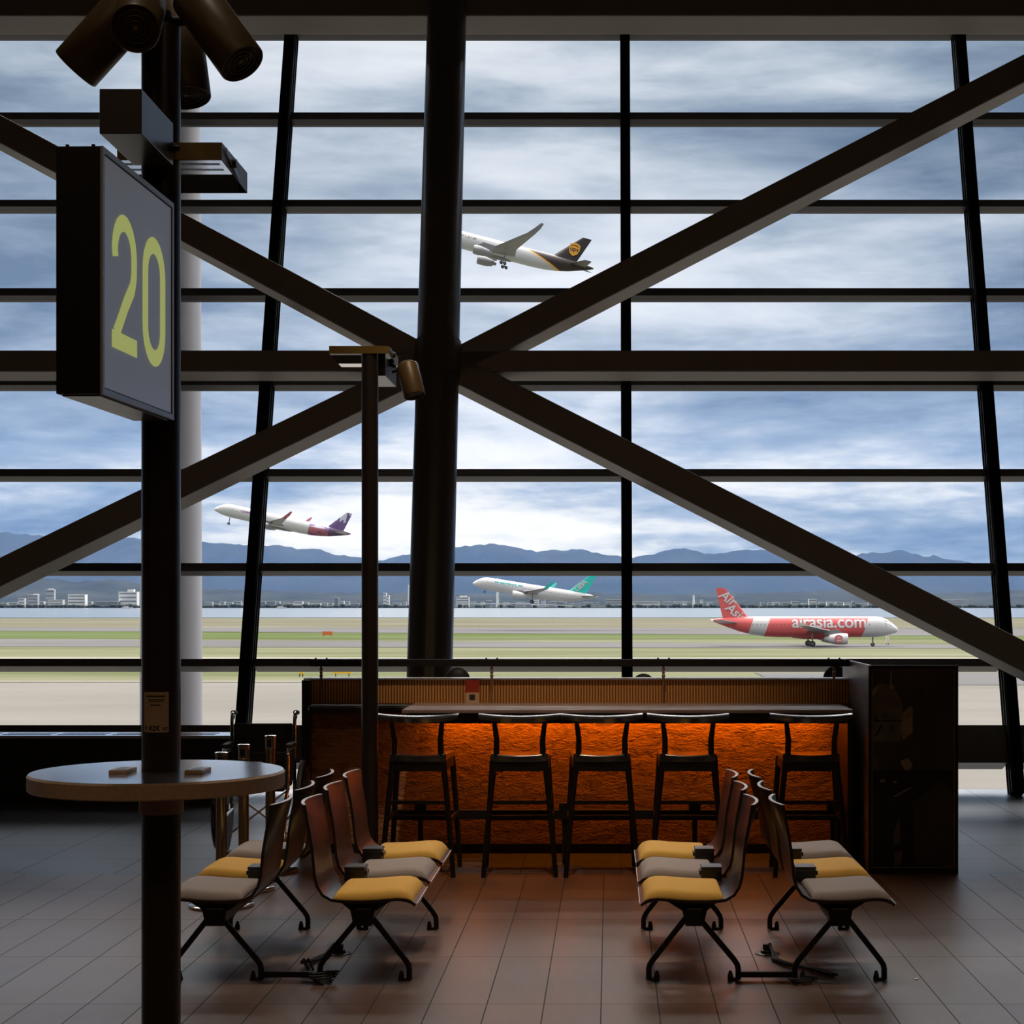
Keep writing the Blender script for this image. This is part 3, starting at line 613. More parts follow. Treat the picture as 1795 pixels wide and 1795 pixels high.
def aircraft(nm, label, D, px, py, pitch, heading, p):
    loc = P(px, py, D)
    rot = (p.get('roll', 0), -math.radians(pitch), 0 if heading > 0 else PI)
    t = thing(nm, label, 'aircraft', loc, rot)
    Ln, R = p['L'], p['R']; sq = p.get('sq', 1.04)
    st = [(0, .02, -.32), (.004, .16, -.31), (.012, .30, -.28), (.028, .47, -.20), (.045, .62, -.13), (.062, .77, -.07), (.085, .90, -.02), (.115, .98, 0), (.15, 1, 0),
          (.64, 1, 0), (.72, .965, .03), (.79, .87, .12), (.86, .70, .27), (.92, .48, .44), (.965, .29, .56), (.99, .15, .62), (1., .08, .64)]
    fu = MB().loft([ring(-f*Ln, r*R, z*R, sq=sq) for f, r, z in st]).build('fuselage', p['liv'], t, angle=1.)
    # cockpit glazing on both sides
    for s in (-1, 1):
        b = MB(); 
        for k in range(2):
            x0 = -Ln*.036-k*.85; r = R*1.005
            def onf(x, a):
                f = -x/Ln
                for q in range(len(st)-1):
                    if st[q][0] <= f <= st[q+1][0]:
                        u_ = (f-st[q][0])/(st[q+1][0]-st[q][0]); rr = st[q][1]+(st[q+1][1]-st[q][1])*u_; zo = st[q][2]+(st[q+1][2]-st[q][2])*u_
                return Vector((x, s*math.cos(a)*rr*R*1.012, zo*R+math.sin(a)*rr*R*sq*1.012))
            a0, a1 = .42, .82
            b.add([onf(x0, a0), onf(x0-.7, a0), onf(x0-.75, a1-.02), onf(x0-.18, a1)], [(0, 1, 2, 3)])
        b.build('cockpit_window', 'window_dark', fu, smooth=False)
    wm = p.get('wing', 'wing'); S = p['semi']; wx = p['wx']; cr = p['cr']; zr_ = -.55*R
    for s in (-1, 1):
        secs = []
        for f, c in ((.0, cr*1.08), (.36, cr*.62), (1, cr*.24)):
            xl = wx-(S*f)*p['sweep']; secs.append((xl, s*(R*.3+(S-R*.3)*f), zr_+S*f*p['dih']+(f*f)*p.get('flex', .6), c))
        wg = surface(secs, 'y').build('wing', wm, t)
        x_, y_, z_, c_ = secs[-1]
        wl = surface([(x_, y_, z_, c_), (x_-p['wl']*.55, y_+s*p['wl']*.22, z_+p['wl']*.55, c_*.75), (x_-p['wl']*.95, y_+s*p['wl']*.36, z_+p['wl'], c_*.4)], 'y' if False else 'x' and 'y', .09)
        wl.build('winglet', p.get('wlm', wm), wg)
        # engine
        ex, ey, ez, er, el = p['eng']
        e = MB().lathe([(er*.80, -.15), (er*.92, -.04), (er, .0-.3), (er*1.06, -el*.35), (er*1.0, -el*.62), (er*.80, -el*.9), (er*.74, -el), (er*.6, -el*.98), (er*.55, -el*1.0), (er*.3, -el*1.25)], (ex, s*ey, ez), 'x', 28).build('engine', p.get('engm', 'white'), t)
        MB().lathe([(er*.78, -.12), (er*.76, -.30), (er*.2, -.2), (.02, .1)], (ex, s*ey, ez), 'x', 24).build('fan', 'greymetal', e)
        MB().prism([(ex-.8, s*ey-.15, ez+er*.95), (ex-el*1.2, s*ey-.15, ez+er*.6), (ex-el*1.3, s*ey-.15, zr_+ey*p['dih']), (ex-el*.5, s*ey-.15, zr_+ey*p['dih']+.2)], (0, .3, 0)).build('pylon', 'wing', e, smooth=False)
        if p.get('roundel') and s == -1:
            bb = MB().lathe([(.001, 0), (.82, .0), (.82, .03), (.001, .03)], (0, 0, 0), 'y', 28, mtx=Matrix.Translation((ex-1.9, s*ey-er*1.05, ez)))
            bb.build('roundel', 'red', e)
            for i_, (tx, sz_, dy) in enumerate((('Air', .62, .1), ('Asia', .55, -.45))):
                text_part('lettering', tx, sz_, lambda u, v, dy=dy: Vector((ex-1.9+u, s*ey-er*1.05-.05, ez+v+dy)), 'white', e, shear=.3, bold=.02)
        # tailplane
        hx, hs, hc, hz = p['stab']
        surface([(hx, s*R*.1, hz, hc), (hx-hs*.62, s*hs, hz+hs*.11, hc*.42)], 'y', .09).build('tailplane', p.get('stabm', 'wing'), t)
    # fin
    fb, ft, fc, fcx, fh0, fh1 = p['fin']     # base LE x, tip LE x, base chord, tip chord, base z, tip z
    fin = surface([(fb+2.6, 0, fh0-.5, fc+2.6), (fb, 0, fh0+.55, fc), (ft, 0, fh1, fcx)], 'x', .09)
    fin = fin.build('fin', p['finm'], t)
    # belly fairing
    MB().lathe([(.1, 0), (R*.5, -1.5), (R*.62, -4), (R*.62, -8), (R*.5, -10.5), (.1, -12.5)], (wx+1.2, 0, -R*.62), 'x', 20).build('belly_fairing', p.get('bellym', 'white'), t)
    # landing gear
    for (gx, gy, gz, gr, nw) in p.get('gear', []):
        gp = MB().tube([(gx, gy, -R*.6), (gx, gy, gz+gr)], [.16, .14], 10).build('landing_gear', 'greymetal', t)
        for q in range(nw):
            for s2 in (-1, 1):
                xo = (q-(nw-1)/2)*gr*2.3
                MB().lathe([(gr*.5, -.14), (gr*.95, -.16), (gr, -.1), (gr, .1), (gr*.95, .16), (gr*.5, .14)], (gx+xo, gy+s2*.32, gz+gr), 'y', 20).build('wheel', 'tyre', gp)
                MB().lathe([(gr*.5, -.15), (gr*.5, .15)], (gx+xo, gy+s2*.32, gz+gr), 'y', 16).build('hub', 'greymetal', gp)
    return t, fu, fin
# red airliner taxiing right
cz = 3.9
A1, fu, fin = aircraft('passenger_jet', 'red and white airliner taxiing to the right on the grey taxiway', 342, 1574.5, 1, 0, 1,
    dict(L=37.0, R=2.0, liv='liv_red', semi=17, wx=-11.8, cr=6.2, sweep=.50, dih=.075, flex=.3, wl=.5, wlm='white', eng=(-10.9, 5.7, -2.3, 1.08, 3.7), roundel=True,
         stab=(-31.6, 6.2, 4.2, .7), stabm='greymetal', fin=(-29.9, -34.6, 5.2, 1.9, 1.3, 7.75), finm='red', bellym='red',
         gear=[(-17.6, 3.7, -cz, .58, 1), (-17.6, -3.7, -cz, .58, 1), (-5.1, 0, -cz, .38, 1)]))
A1.location.z = G+.06+cz
# side lettering wrapped on the fuselage (near side, -y)
def wrap(x0, z0):
    def fn(u, v):
        a = (z0+v)/2.06; return Vector((x0+u, -2.12*math.cos(a), 2.2*math.sin(a)))
    return fn
text_part('lettering', 'airasia.com', 3.4, wrap(-14.0, -.1), 'white', fu, cuts=14, bold=.06, space=.98)
def finmap(cx, cz_, ang, side=-1, y=.42):
    ca, sa = math.cos(ang), math.sin(ang)
    def fn(u, v):
        if side < 0: return Vector((cx+u*ca-v*sa, -y, cz_+u*sa+v*ca))
        return Vector((cx-(u*ca-v*sa), y, cz_+u*sa+v*ca))
    return fn
text_part('lettering', 'Air', 2.7, finmap(-34.6, 5.1, -.62, -1, .34), 'white', fin, shear=.25, bold=.05)
text_part('lettering', 'Asia', 2.6, finmap(-33.0, 2.25, -.66, -1, .40), 'white', fin, shear=.25, bold=.05)
# small flag on the nose
MB().box(-2.6-.5, -2.6, -1.62, -1.55, .1, .45).build('flag', 'red', fu, smooth=False)
# climbing freighter, brown tail
A2, fu, fin = aircraft('cargo_jet', 'white freighter with a brown and gold tail climbing beside the round column', 545, 745, 404, 14.5, -1,
    dict(L=55, R=2.6, liv='liv_brown', semi=24.5, wx=-19.5, cr=9.6, sweep=.60, dih=.10, flex=1.6, wl=3.6, wlm='wing', eng=(-17.5, 7.9, -3.3, 1.45, 5.0), engm='greymetal',
         stab=(-46.5, 9, 5.6, .9), stabm='brownac', fin=(-41.0, -49.2, 8.2, 3.0, 1.6, 10.4), finm='brownac', bellym='wing', wing='wing',
         gear=[(-27, 3.4, -4.9, .5, 2), (-27, -3.4, -4.9, .5, 2)]))
e = MB(); shp = [(-1.7, 1.3), (-1.0, 1.75), (0, 1.95), (1.0, 1.75), (1.7, 1.3), (1.7, -.4), (1.25, -1.5), (0, -2.3), (-1.25, -1.5), (-1.7, -.4)]
fm = finmap(-47.6, 6.1, .0, 1, .50)
e.add([fm(u, v) for u, v in shp], [tuple(range(len(shp)))]); sh = e.build('shield_emblem', 'gold', fin, smooth=False)
text_part('lettering', 'ups', 2.0, finmap(-47.6, 5.45, 0, 1, .55), 'brownac', sh, bold=.03)
e = MB(); fm2 = finmap(-47.6, 6.1, 0, 1, .54); e.add([fm2(u, v) for u, v in ((-1.4, .95), (0, 1.35), (1.4, .95), (1.4, .75), (0, 1.05), (-1.4, .75))], [(0, 1, 4, 5), (1, 2, 3, 4)]); e.build('emblem_band', 'brownac', sh, smooth=False)
# climbing airliner with purple tail
A3, fu, fin = aircraft('passenger_jet', 'white airliner with purple and red tail climbing behind the leaning mullion', 548, 376, 889, 12.8, -1,
    dict(L=44.5, R=2.0, liv='liv_purple', semi=17, wx=-16.5, cr=6.4, sweep=.50, dih=.09, flex=.8, wl=2.6, wlm='pinkac', eng=(-15.6, 5.7, -2.1, 1.12, 3.8), engm='greymetal',
         stab=(-39, 6.2, 4.0, .6), stabm='greymetal', fin=(-36.6, -41.6, 5.4, 1.9, 1.3, 7.7), finm='liv_purplefin', bellym='wing',
         gear=[(-5.6, 0, -4.5, .38, 1)]))
# lifting-off airliner with teal fin
A4, fu, fin = aircraft('passenger_jet', 'white airliner with a teal lettered fin lifting off just above the sea', 545, 829, 1019.5, 9.0, -1,
    dict(L=39.5, R=1.95, liv='liv_white', semi=17, wx=-14.2, cr=6.4, sweep=.52, dih=.10, flex=.7, wl=2.5, wlm='teal', eng=(-13.3, 4.9, -1.9, 1.05, 3.8), engm='white',
         stab=(-34.2, 7, 4.0, .75), stabm='greymetal', fin=(-30.6, -36.5, 5.6, 2.1, 1.3, 7.9), finm='teal', bellym='white',
         gear=[(-19.6, 2.8, -4.0, .56, 1), (-19.6, -2.8, -4.0, .56, 1), (-4.2, 0, -3.0, .34, 1)]))
text_part('lettering', 'GBA', 2.6, finmap(-34.7, 3.6, .82, 1, .42), 'white', fin, bold=.05, space=.85)

# ------------------------------------------------------------------ foreground pole group
PXX, PYY = -1.571, 6.0
pole = thing('signal_pole', 'thick dark round pole carrying the gate sign, going through the round table', 'pole', (PXX, PYY, 0))
MB().tube([(0, 0, 0), (0, 0, 3.62)], .067, 40).build('shaft', 'pole', pole)
MB().lathe([(.12, 0), (.12, .012), (.075, .02)], n=32).build('base_plate', 'black', pole)
# sticker with logo on the pole's front
stk = MB(); n = 14; r = .0685
vs = []
for k in range(n+1):
    a = -.72+1.36*k/n
    for z in (1.153, 1.293): vs.append((math.sin(a)*r, -math.cos(a)*r, z))
    for z in (1.153, 1.293): vs.append((math.sin(a)*.0668, -math.cos(a)*.0668, z))
fs = []
for k in range(n): q = 4*k; fs += [(q, q+4, q+5, q+1)]
stk.add(vs, fs); so = stk.build('notice_sticker', 'paper'); so.location = (PXX, PYY, 0)
tag(so, 'small tan paper notice stuck on the thick pole above the round table', 'sticker')
def onpole(u, v):
    a = (u-.002)/r; rr = r+.0006; return Vector((math.sin(a)*rr, -math.cos(a)*rr, v))
def pbar(u0, u1, v0, v1):
    b = MB(); k = 8; vs = []
    for i in range(k+1):
        u = u0+(u1-u0)*i/k; vs += [onpole(u, v0), onpole(u, v1)]
    b.add(vs, [(2*i, 2*i+2, 2*i+3, 2*i+1) for i in range(k)]); return b
def addlines(parent):
    b = MB()
    for (u0, u1, v0, v1) in ((-.036, .034, 1.276, 1.281), (-.027, .030, 1.265, 1.268), (-.027, .030, 1.259, 1.262), (-.018, .018, 1.246, 1.250), (.024, .044, 1.167, 1.170), (.024, .040, 1.161, 1.164)):
        q = pbar(u0, u1, v0, v1); b.add(q.v, q.f)
    b.build('print_lines', 'ink', parent, smooth=False)
addlines(so)
text_part('lettering', 'KIX', .022, lambda u, v: onpole(u-.005, v+1.160), 'ink', so, bold=.0012, space=1.1)
q = MB(); q.add([onpole(-.040+dx, 1.160+dz) for dx, dz in ((0, .0), (.006, .003), (.009, .009), (.006, .015), (0, .017), (.003, .009))], [(0, 1, 2, 5), (2, 3, 4, 5)]); q.build('logo', 'ink', so, smooth=False)
# gate sign
sg = thing('gate_sign', 'big square grey hanging sign with yellow-green number 20 on the thick pole', 'sign', (-1.606, 5.18, 2.235), (0, 0, math.radians(-1.9)))
T = .14; S_ = .75
# local: x across thickness (0 right face at +.07), y depth 0..S, z 0..S
MB().box(-.07, .068, .0, S_, 0.0, S_).build('housing', 'black', sg, smooth=False, bevel=.003)
fr = MB(); x0, x1 = .066, .074
fr.box(x0, x1, 0, S_, 0, .018); fr.box(x0, x1, 0, S_, S_-.018, S_); fr.box(x0, x1, 0, .018, .018, S_-.018); fr.box(x0, x1, S_-.018, S_, .018, S_-.018)
fr.build('frame', 'signframe', sg, smooth=False)
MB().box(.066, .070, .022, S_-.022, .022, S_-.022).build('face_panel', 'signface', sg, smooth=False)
fr = MB(); 
for (a, b_, c, d) in ((.018, S_-.018, .018, .022), (.018, S_-.018, S_-.022, S_-.018), (.018, .022, .022, S_-.022), (S_-.022, S_-.018, .022, S_-.022)): fr.box(.067, .0715, a, b_, c, d)
fr.build('black_seam', 'ink', sg, smooth=False)
MB().box(-.06, .055, .03, S_-.02, -.004, .0).build('bottom_panel', 'greybox', sg, smooth=False)
for yy in (.02, .10):
    MB().tube([(-.045 if yy < .05 else .035, .03, S_), (-.045 if yy < .05 else .035, .03, S_+.012)], .006, 8).build('bolt', 'black', sg)
# digits in the local y-z plane
z0 = 2.392-2.235; sw = .052
def stroke(center, w, closed=False):
    ls, rs = [], []; n = len(center)
    for i, p in enumerate(center):
        a = center[(i-1) % n] if (closed or i > 0) else center[i]; c = center[(i+1) % n] if (closed or i < n-1) else center[i]
        d = (Vector(c)-Vector(a)).normalized(); nr = Vector((-d.y, d.x)); ls.append(Vector(p)+nr*w/2); rs.append(Vector(p)-nr*w/2)
    if closed: ls.append(ls[0]); rs.append(rs[0])
    return ls, rs
def put(b, ls, rs, oy, oz):
    b.add([(.0702, oy+p.x, oz+p.y) for p in ls]+[(.0702, oy+p.x, oz+p.y) for p in rs]+[(.0716, oy+p.x, oz+p.y) for p in ls]+[(.0716, oy+p.x, oz+p.y) for p in rs],
          [f for i in range(len(ls)-1) for f in ((2*len(ls)+i, 2*len(ls)+i+1, 3*len(ls)+i+1, 3*len(ls)+i),)]); return b
W2, H2 = .245, .427
R2 = W2/2-sw/2; cen = []
for k in range(13): a = PI*1.06-PI*1.06*k/12; cen.append((W2/2+R2*math.cos(a), H2-W2/2+R2*math.sin(a)*1.05-.0))
cen[0] = (cen[0][0]+.004, cen[0][1])
cen += [(W2-sw/2-.002, .255), (W2-sw/2-.018, .215), (.132, .15), (.074, .085), (.036, .045)]
b = MB(); ls, rs = stroke(cen, sw); put(b, ls, rs, .097, z0)
put(b, [Vector((0, sw*1.05)), Vector((W2, sw*1.05))], [Vector((0, 0)), Vector((W2, 0))], .097, z0)
b.v[-8:] = [(x+.0004, y, z) for x, y, z in b.v[-8:]]
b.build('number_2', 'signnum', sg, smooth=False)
cen = []
for k in range(13): a = PI*k/12; cen.append((W2/2+R2*math.cos(a), H2-W2/2+R2*math.sin(a)))
for k in range(13): a = PI+PI*k/12; cen.append((W2/2+R2*math.cos(a), W2/2+R2*math.sin(a)))
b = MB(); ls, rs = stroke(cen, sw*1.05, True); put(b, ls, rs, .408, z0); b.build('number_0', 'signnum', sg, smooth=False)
# bracket from sign to pole
MB().beam((0.03, S_, .12), (0.03, S_+.03, .12), .05, .1).build('bracket', 'black', sg); MB().beam((0.03, S_, .6), (0.03, S_+.03, .6), .05, .1).build('bracket', 'black', sg)
# junction box above the sign
jb = thing('junction_box', 'square dark control box on the thick pole above the gate sign', 'box', (-1.571, 5.5, 3.11))
MB().box(-.068, .068, 0, .40, 0, .145).build('body', 'greybox', jb, smooth=False, bevel=.003)
MB().tube([(.068, .36, .05), (.10, .36, .05)], .011, 12).build('knob', 'black', jb)
MB().lathe([(.018, 0), (.018, .012)], (.072, .36, .05), 'x', 14).build('knob_collar', 'black', jb)
# floodlight on each pole
def floodlight(loc, label, w, dep, h):
    t = thing('floodlight', label, 'lamp', loc)
    MB().add([(-w, 0, .02), (w, 0, .02), (w, dep, 0.004), (-w, dep, 0.004), (-w, 0, h), (w, 0, h), (w, dep, h), (-w, dep, h)],
             [(0, 1, 5, 4), (1, 2, 6, 5), (2, 3, 7, 6), (3, 0, 4, 7), (4, 5, 6, 7)]).build('housing', 'brass', t, smooth=False)
    MB().add([(-w*.98, .005, .019), (w*.98, .005, .019), (w*.98, dep-.005, .005), (-w*.98, dep-.005, .005), (-w*.85, dep*.2, .021), (w*.85, dep*.2, .021), (w*.85, dep*.8, .012), (-w*.85, dep*.8, .012)],
             [(0, 1, 5, 4), (1, 2, 6, 5), (2, 3, 7, 6), (3, 0, 4, 7), (4, 5, 6, 7)]).build('reflector', 'lampglass', t, smooth=False)
    MB().add([(-w*.99, .003, .0185), (w*.99, .003, .0185), (w*.99, dep-.003, .0035), (-w*.99, dep-.003, .0035)], [(0, 1, 2, 3)]).build('cover_glass', 'glass', t, smooth=False)
    MB().tube([(w, dep*.35, h*.55), (w+.02, dep*.35, h*.55)], .016, 12).build('pivot_knob', 'black', t)
    MB().beam((w+.006, dep*.1, h*.8), (w+.006, dep*.6, h*.2), .004, .02).build('side_bracket', 'greymetal', t)
    return t
floodlight((PX(297, 5.95), 5.95, PZ(290, 5.95)), 'wide flat floodlight on the thick pole beside the gate sign, glass facing down', .182, .42, .08)
# spotlight cluster on the pole head
def spot(name, label, a, b_, r, group=None):
    a = Vector(a); b_ = Vector(b_); d = (b_-a); ln = d.length; q = d.to_track_quat('Z', 'Y').to_euler()
    t = thing(name, label, 'spotlight', a, q)
    MB().lathe([(r*.7, -.012), (r*.93, 0), (r, .01), (r, ln-.004), (r*.97, ln), (r*.93, ln), (r*.90, ln-.012)], n=40).build('housing', 'olive', t)
    g = MB()
    for k in range(7):
        rr = r*(.88-.115*k)
        g.lathe([(rr, ln-.012), (rr, ln-.006-.002*(k % 2)), (rr-.0035, ln-.006), (rr-.0035, ln-.02)], n=36)
    g.build('baffle_rings', 'olive', t)
    MB().lathe([(r*.12, ln-.03), (r*.1, ln-.008)], n=16).build('lens', 'brass', t)
    return t
def Q(px, py, D): return P(px, py, D)
spot('spotlight', 'short cylinder spotlight at the pole head pointing down left, leftmost of four', Q(232, 10, 5.90), Q(132, 121, 5.94), .086)
spot('spotlight', 'cylinder spotlight at the pole head whose ringed face looks straight at the viewer', Q(252, 2, 6.02), Q(237, 50, 5.68), .081)
spot('spotlight', 'cylinder spotlight hanging behind the pole head pointing down', Q(306, 5, 6.25), Q(327, 172, 6.18), .088)
spot('spotlight', 'long cylinder spotlight at the pole head pointing down right, rightmost of four', Q(338, -8, 5.98), Q(425, 112, 5.90), .083)
MB_ = MB().tube([(PXX-.2, 6.05, 3.66), (PXX+.2, 6.05, 3.66)], .018, 12); MB_.tube([(PXX, 6, 3.55), (PXX, 6.03, 3.68)], .03, 12)
hb = MB_.build('crossbar', 'black'); hb.parent = pole; hb.location = (-PXX, -PYY, 0)
for dx in (-.16, -.06, .1, .19):
    w_ = MB().tube([(PXX+dx, 6.05, 3.66), (PXX+dx*1.05, 6.0, 3.72), (PXX+dx*.8, 5.98, 3.66)], .005, 8).build('cable', 'black'); w_.parent = pole; w_.location = (-PXX, -PYY, 0)
# round table on the pole
tb = thing('round_table', 'round pale standing table fixed around the thick pole at the left', 'table', (-1.582, 6.0, 0))
rt = .438
MB().lathe([(rt-.004, .9555), (rt, .96), (rt, 1.006), (rt-.005, 1.0125), (.069, 1.0125)], n=96).build('edge_band', 'tableedge', tb)
MB().lathe([(.0685, 1.0), (rt-.006, 1.0), (rt-.006, 1.0135), (.0685, 1.0135)], n=96).build('tabletop', 'tabletop', tb)
MB().lathe([(.070, .868), (.075, .866), (.077, .872), (.077, .9555), (.070, .9555)], (.011, 0, 0), n=48).build('collar', 'collar', tb)
def slabcard(px0, px1, py, D, lb):
    x0, x1 = PX(px0, D), PX(px1, D); t = thing('card_holder', lb, 'card holder', ((x0+x1)/2, D, 1.0136)); w = (x1-x0)/2
    MB().box(-w, w, 0, .13, 0, .013).build('base', 'tableedge', t, smooth=False, bevel=.002)
    MB().box(-w*.9, w*.9, .006, .124, .013, .0145).build('card', 'whitecard', t, smooth=False)
    MB().box(-w*.5, w*.5, .03, .10, .0145, .0149).build('print', 'greybox', t, smooth=False)
slabcard(190, 222, 1356, 5.88, 'small flat pale block lying on the round table, left of the pole')
slabcard(323, 355, 1356, 5.88, 'small flat pale block lying on the round table, right of the pole')

# ------------------------------------------------------------------ thin pole in front of the bar
D2 = 9.7; X2 = PX(648.5, D2)
tp = thing('lamp_pole', 'thin dark round pole standing in front of the bar with a flat floodlight on top', 'pole', (X2, D2, 0))
MB().tube([(0, 0, 0), (0, 0, PZ(618, D2))], .047, 32).build('shaft', 'pole', tp)
MB().lathe([(.09, 0), (.09, .01), (.05, .016)], n=24).build('base_plate', 'black', tp)
fl = floodlight((PX(629, D2-.05), D2-.05, PZ(622, D2-.05)-.012), 'small flat floodlight on top of the thin pole in front of the bar', .168, .44, .062)
t = thing('junction_box', 'small grey control box near the top of the thin pole in front of the bar', 'box', (PX(665, 9.85), 9.85, PZ(662, 9.85)))
MB().box(-.065, .045, -.08, .42, 0, .145).build('body', 'greybox', t, smooth=False, bevel=.003)
MB().tube([(.045, .1, .09), (.085, .1, .08)], .013, 12).build('knob', 'black', t); MB().tube([(-.065, .0, .09), (-.085, .0, .09)], .016, 12).build('knob', 'black', t)
s5 = spot('spotlight', 'single cylinder spotlight hanging beside the top of the thin pole', Q(714, 640, 9.8), Q(727, 694, 9.75), .062)
MB().tube([(PX(684, 9.8), 9.9, PZ(648, 9.8)), (PX(700, 9.8), 9.88, PZ(644, 9.8)), (PX(712, 9.8), 9.82, PZ(648, 9.8))], .008, 8).build('mount_arm', 'black', smooth=True)
ma = bpy.data.objects['mount_arm']; ma.parent = s5; bpy.context.view_layer.update(); ma.matrix_parent_inverse = (Matrix.Translation(s5.location) @ s5.rotation_euler.to_matrix().to_4x4()).inverted()

# ------------------------------------------------------------------ bar
bar = thing('bar_counter', 'long bar with glowing orange plaster front, ribbed strip and dark counter', 'bar', (-.2, 11, 0))
def bx(n, m, x0, x1, y0, y1, z0, z1, **k):
    o = MB().box(x0+.2, x1+.2, y0-11, y1-11, z0, z1).build(n, m, bar, smooth=False, **k); return o
XL, XR = -1.912, 1.535
bx('plaster_front', 'plaster', XL, XR, 11.0, 11.1, 0, .955)
bx('ribbed_strip', 'ribbed', XL, XR, 11.0, 11.1, .957, 1.110)
bx('top_cap', 'topcap', XL-.05, XR, 10.985, 11.13, 1.110, 1.1205)
bx('end_post', 'black', XL-.052, XL, 10.93, 11.12, 0, 1.11)
bx('skirting', 'black', XL, XR, 10.96, 11.0, 0, .06)
bx('service_ledge', 'stool', XL+.01, -1.247, 10.80, 11.0, .905, .962, bevel=.02)
ct = MB().box(-1.247+.2, 1.465+.2, 10.28-11, 11.0-11, .94, .9635).build('countertop', 'countertop', bar, smooth=False, bevel=.004)
bx('front_rail', 'stool', -1.22, 1.45, 10.31, 10.36, .895, .94)
bx('purse_rail', 'black', -1.21, 1.45, 10.45, 10.475, .868, .888)
for x in (-1.21, -.3, .6, 1.42): bx('rail_bracket', 'black', x, x+.018, 10.455, 10.475, .888, .94)
bx('end_support', 'stool', 1.44, 1.47, 10.34, 11.0, 0, .94)
M['led'] = mat('orange_led_strip', (.9, .3, .05), .5, emit=(1, .24, .02), estr=3.)
bx('led_strip', 'led', -1.15, 1.40, 10.885, 10.895, .930, .939)
bx('foot_rail', 'black', -1.30, 1.45, 10.47, 10.54, .28, .335)
for px in (737, 990, 1218, 1460):
    x = PX(px, 10.5); bx('outlet_box', 'black', x-.035, x+.035, 10.49, 10.54, .335, .375); bx('foot_rail_post', 'black', x-.015, x+.015, 10.495, 10.525, 0, .28)
bx('screen_rail', 'black', XL, XR, 10.93, 10.97, 1.198, 1.243)
for px in (563, 862, 1163, 1462):
    x = PX(px, 10.95)
    MB().lathe([(.0055, .965), (.0055, 1.12), (.009, 1.128), (.012, 1.14), (.007, 1.15), (.011, 1.158), (.011, 1.163), (.006, 1.168), (.013, 1.18), (.006, 1.192), (.006, 1.205)], (x+.2, -.05, 0), n=14).build('turned_rod', 'bronze', bar)
    for dx in (-.035, .035): MB().tube([(x+.2+dx, -.05, 1.243), (x+.2+dx, -.05, 1.253)], .006, 8).build('screw', 'black', bar)
# card on the counter
t = thing('card_stand', 'small card stand with a red top panel leaning on the ribbed strip of the bar', 'card holder', (PX(828, 10.96), 10.96, .9635))
MB().box(-.044, .044, .0, .008, .066, .145).build('red_panel', 'redcard', t, smooth=False)
MB().box(-.044, .044, -.012, .004, .0, .066).build('card_front', 'paper', t, smooth=False)
MB().box(-.018, .018, -.0135, -.012, .02, .055).build('picture', 'ink', t, smooth=False)
# display board at the bar end
db = thing('display_board', 'tall dark framed poster board at the right end of the bar', 'board', (1.8, 10.13, 0))
def dx(n, m, x0, x1, y0, y1, z0, z1, par=db, **k): return MB().box(x0-1.8, x1-1.8, y0-10.13, y1-10.13, z0, z1).build(n, m, par, smooth=False, **k)
ZT = PZ(1167, 10.13)
dx('side_panel', 'boardwood', 1.536, 1.562, 10.15, 11.27, 0, ZT)
dx('back_board', 'black', 1.562, 2.066, 10.15, 10.19, 0, ZT)
fr = dx('frame', 'black', 1.536, 1.553, 10.13, 10.15, 0, ZT); 
b = MB(); 
for (a, c, d, e_) in ((2.047, 2.066, 0, ZT), (1.553, 2.047, ZT-.022, ZT), (1.553, 2.047, 0, .035)): b.box(a-1.8, c-1.8, 0, .02, d, e_)
b.build('frame', 'black', db, smooth=False)
b = MB()
for (a, c, d, e_) in ((1.553, 1.558, .035, ZT-.022), (2.042, 2.047, .035, ZT-.022), (1.553, 2.047, ZT-.027, ZT-.022), (1.553, 2.047, .035, .039)): b.box(a-1.8, c-1.8, .004, .02, d, e_)
b.build('inner_trim', 'bronze', db, smooth=False)
dx('lit_top_edge', 'topcap', 1.536, 2.066, 10.135, 10.145, ZT, ZT+.003); dx('lit_top_edge', 'topcap', 1.540, 1.556, 10.145, 11.27, ZT, ZT+.003)  # pale strips put the sky gleam on the panel tops into colour
po = dx('poster', 'poster', 1.556, 2.044, 10.142, 10.15, PZ(1351, 10.13), ZT-.025)
po2 = dx('poster', 'poster2', 1.556, 2.044, 10.142, 10.15, .038, PZ(1351, 10.13)-.002)
def pshape(pts, m, par, dy=0.):
    v = [Vector((PX(x, 10.14)-1.8, .0105-dy, PZ(y, 10.14))) for x, y in pts]
    MB().prism(v, (0, .0015, 0)).build('printed_shape', m, par, smooth=False)
pshape([(1581, 1252), (1594, 1238), (1600, 1240), (1600, 1284), (1583, 1298), (1579, 1280)], 'posterlight', po)
pshape([(1533, 1204), (1545, 1198), (1565, 1204), (1582, 1230), (1580, 1300), (1530, 1300), (1527, 1225)], 'postermid', po, -.0008)
pshape([(1561, 1176), (1563, 1176), (1563, 1200), (1569, 1207), (1560, 1208)], 'posterlight', po)
pshape([(1529, 1212), (1538, 1203), (1536, 1210), (1530, 1222)], 'posterlight', po)
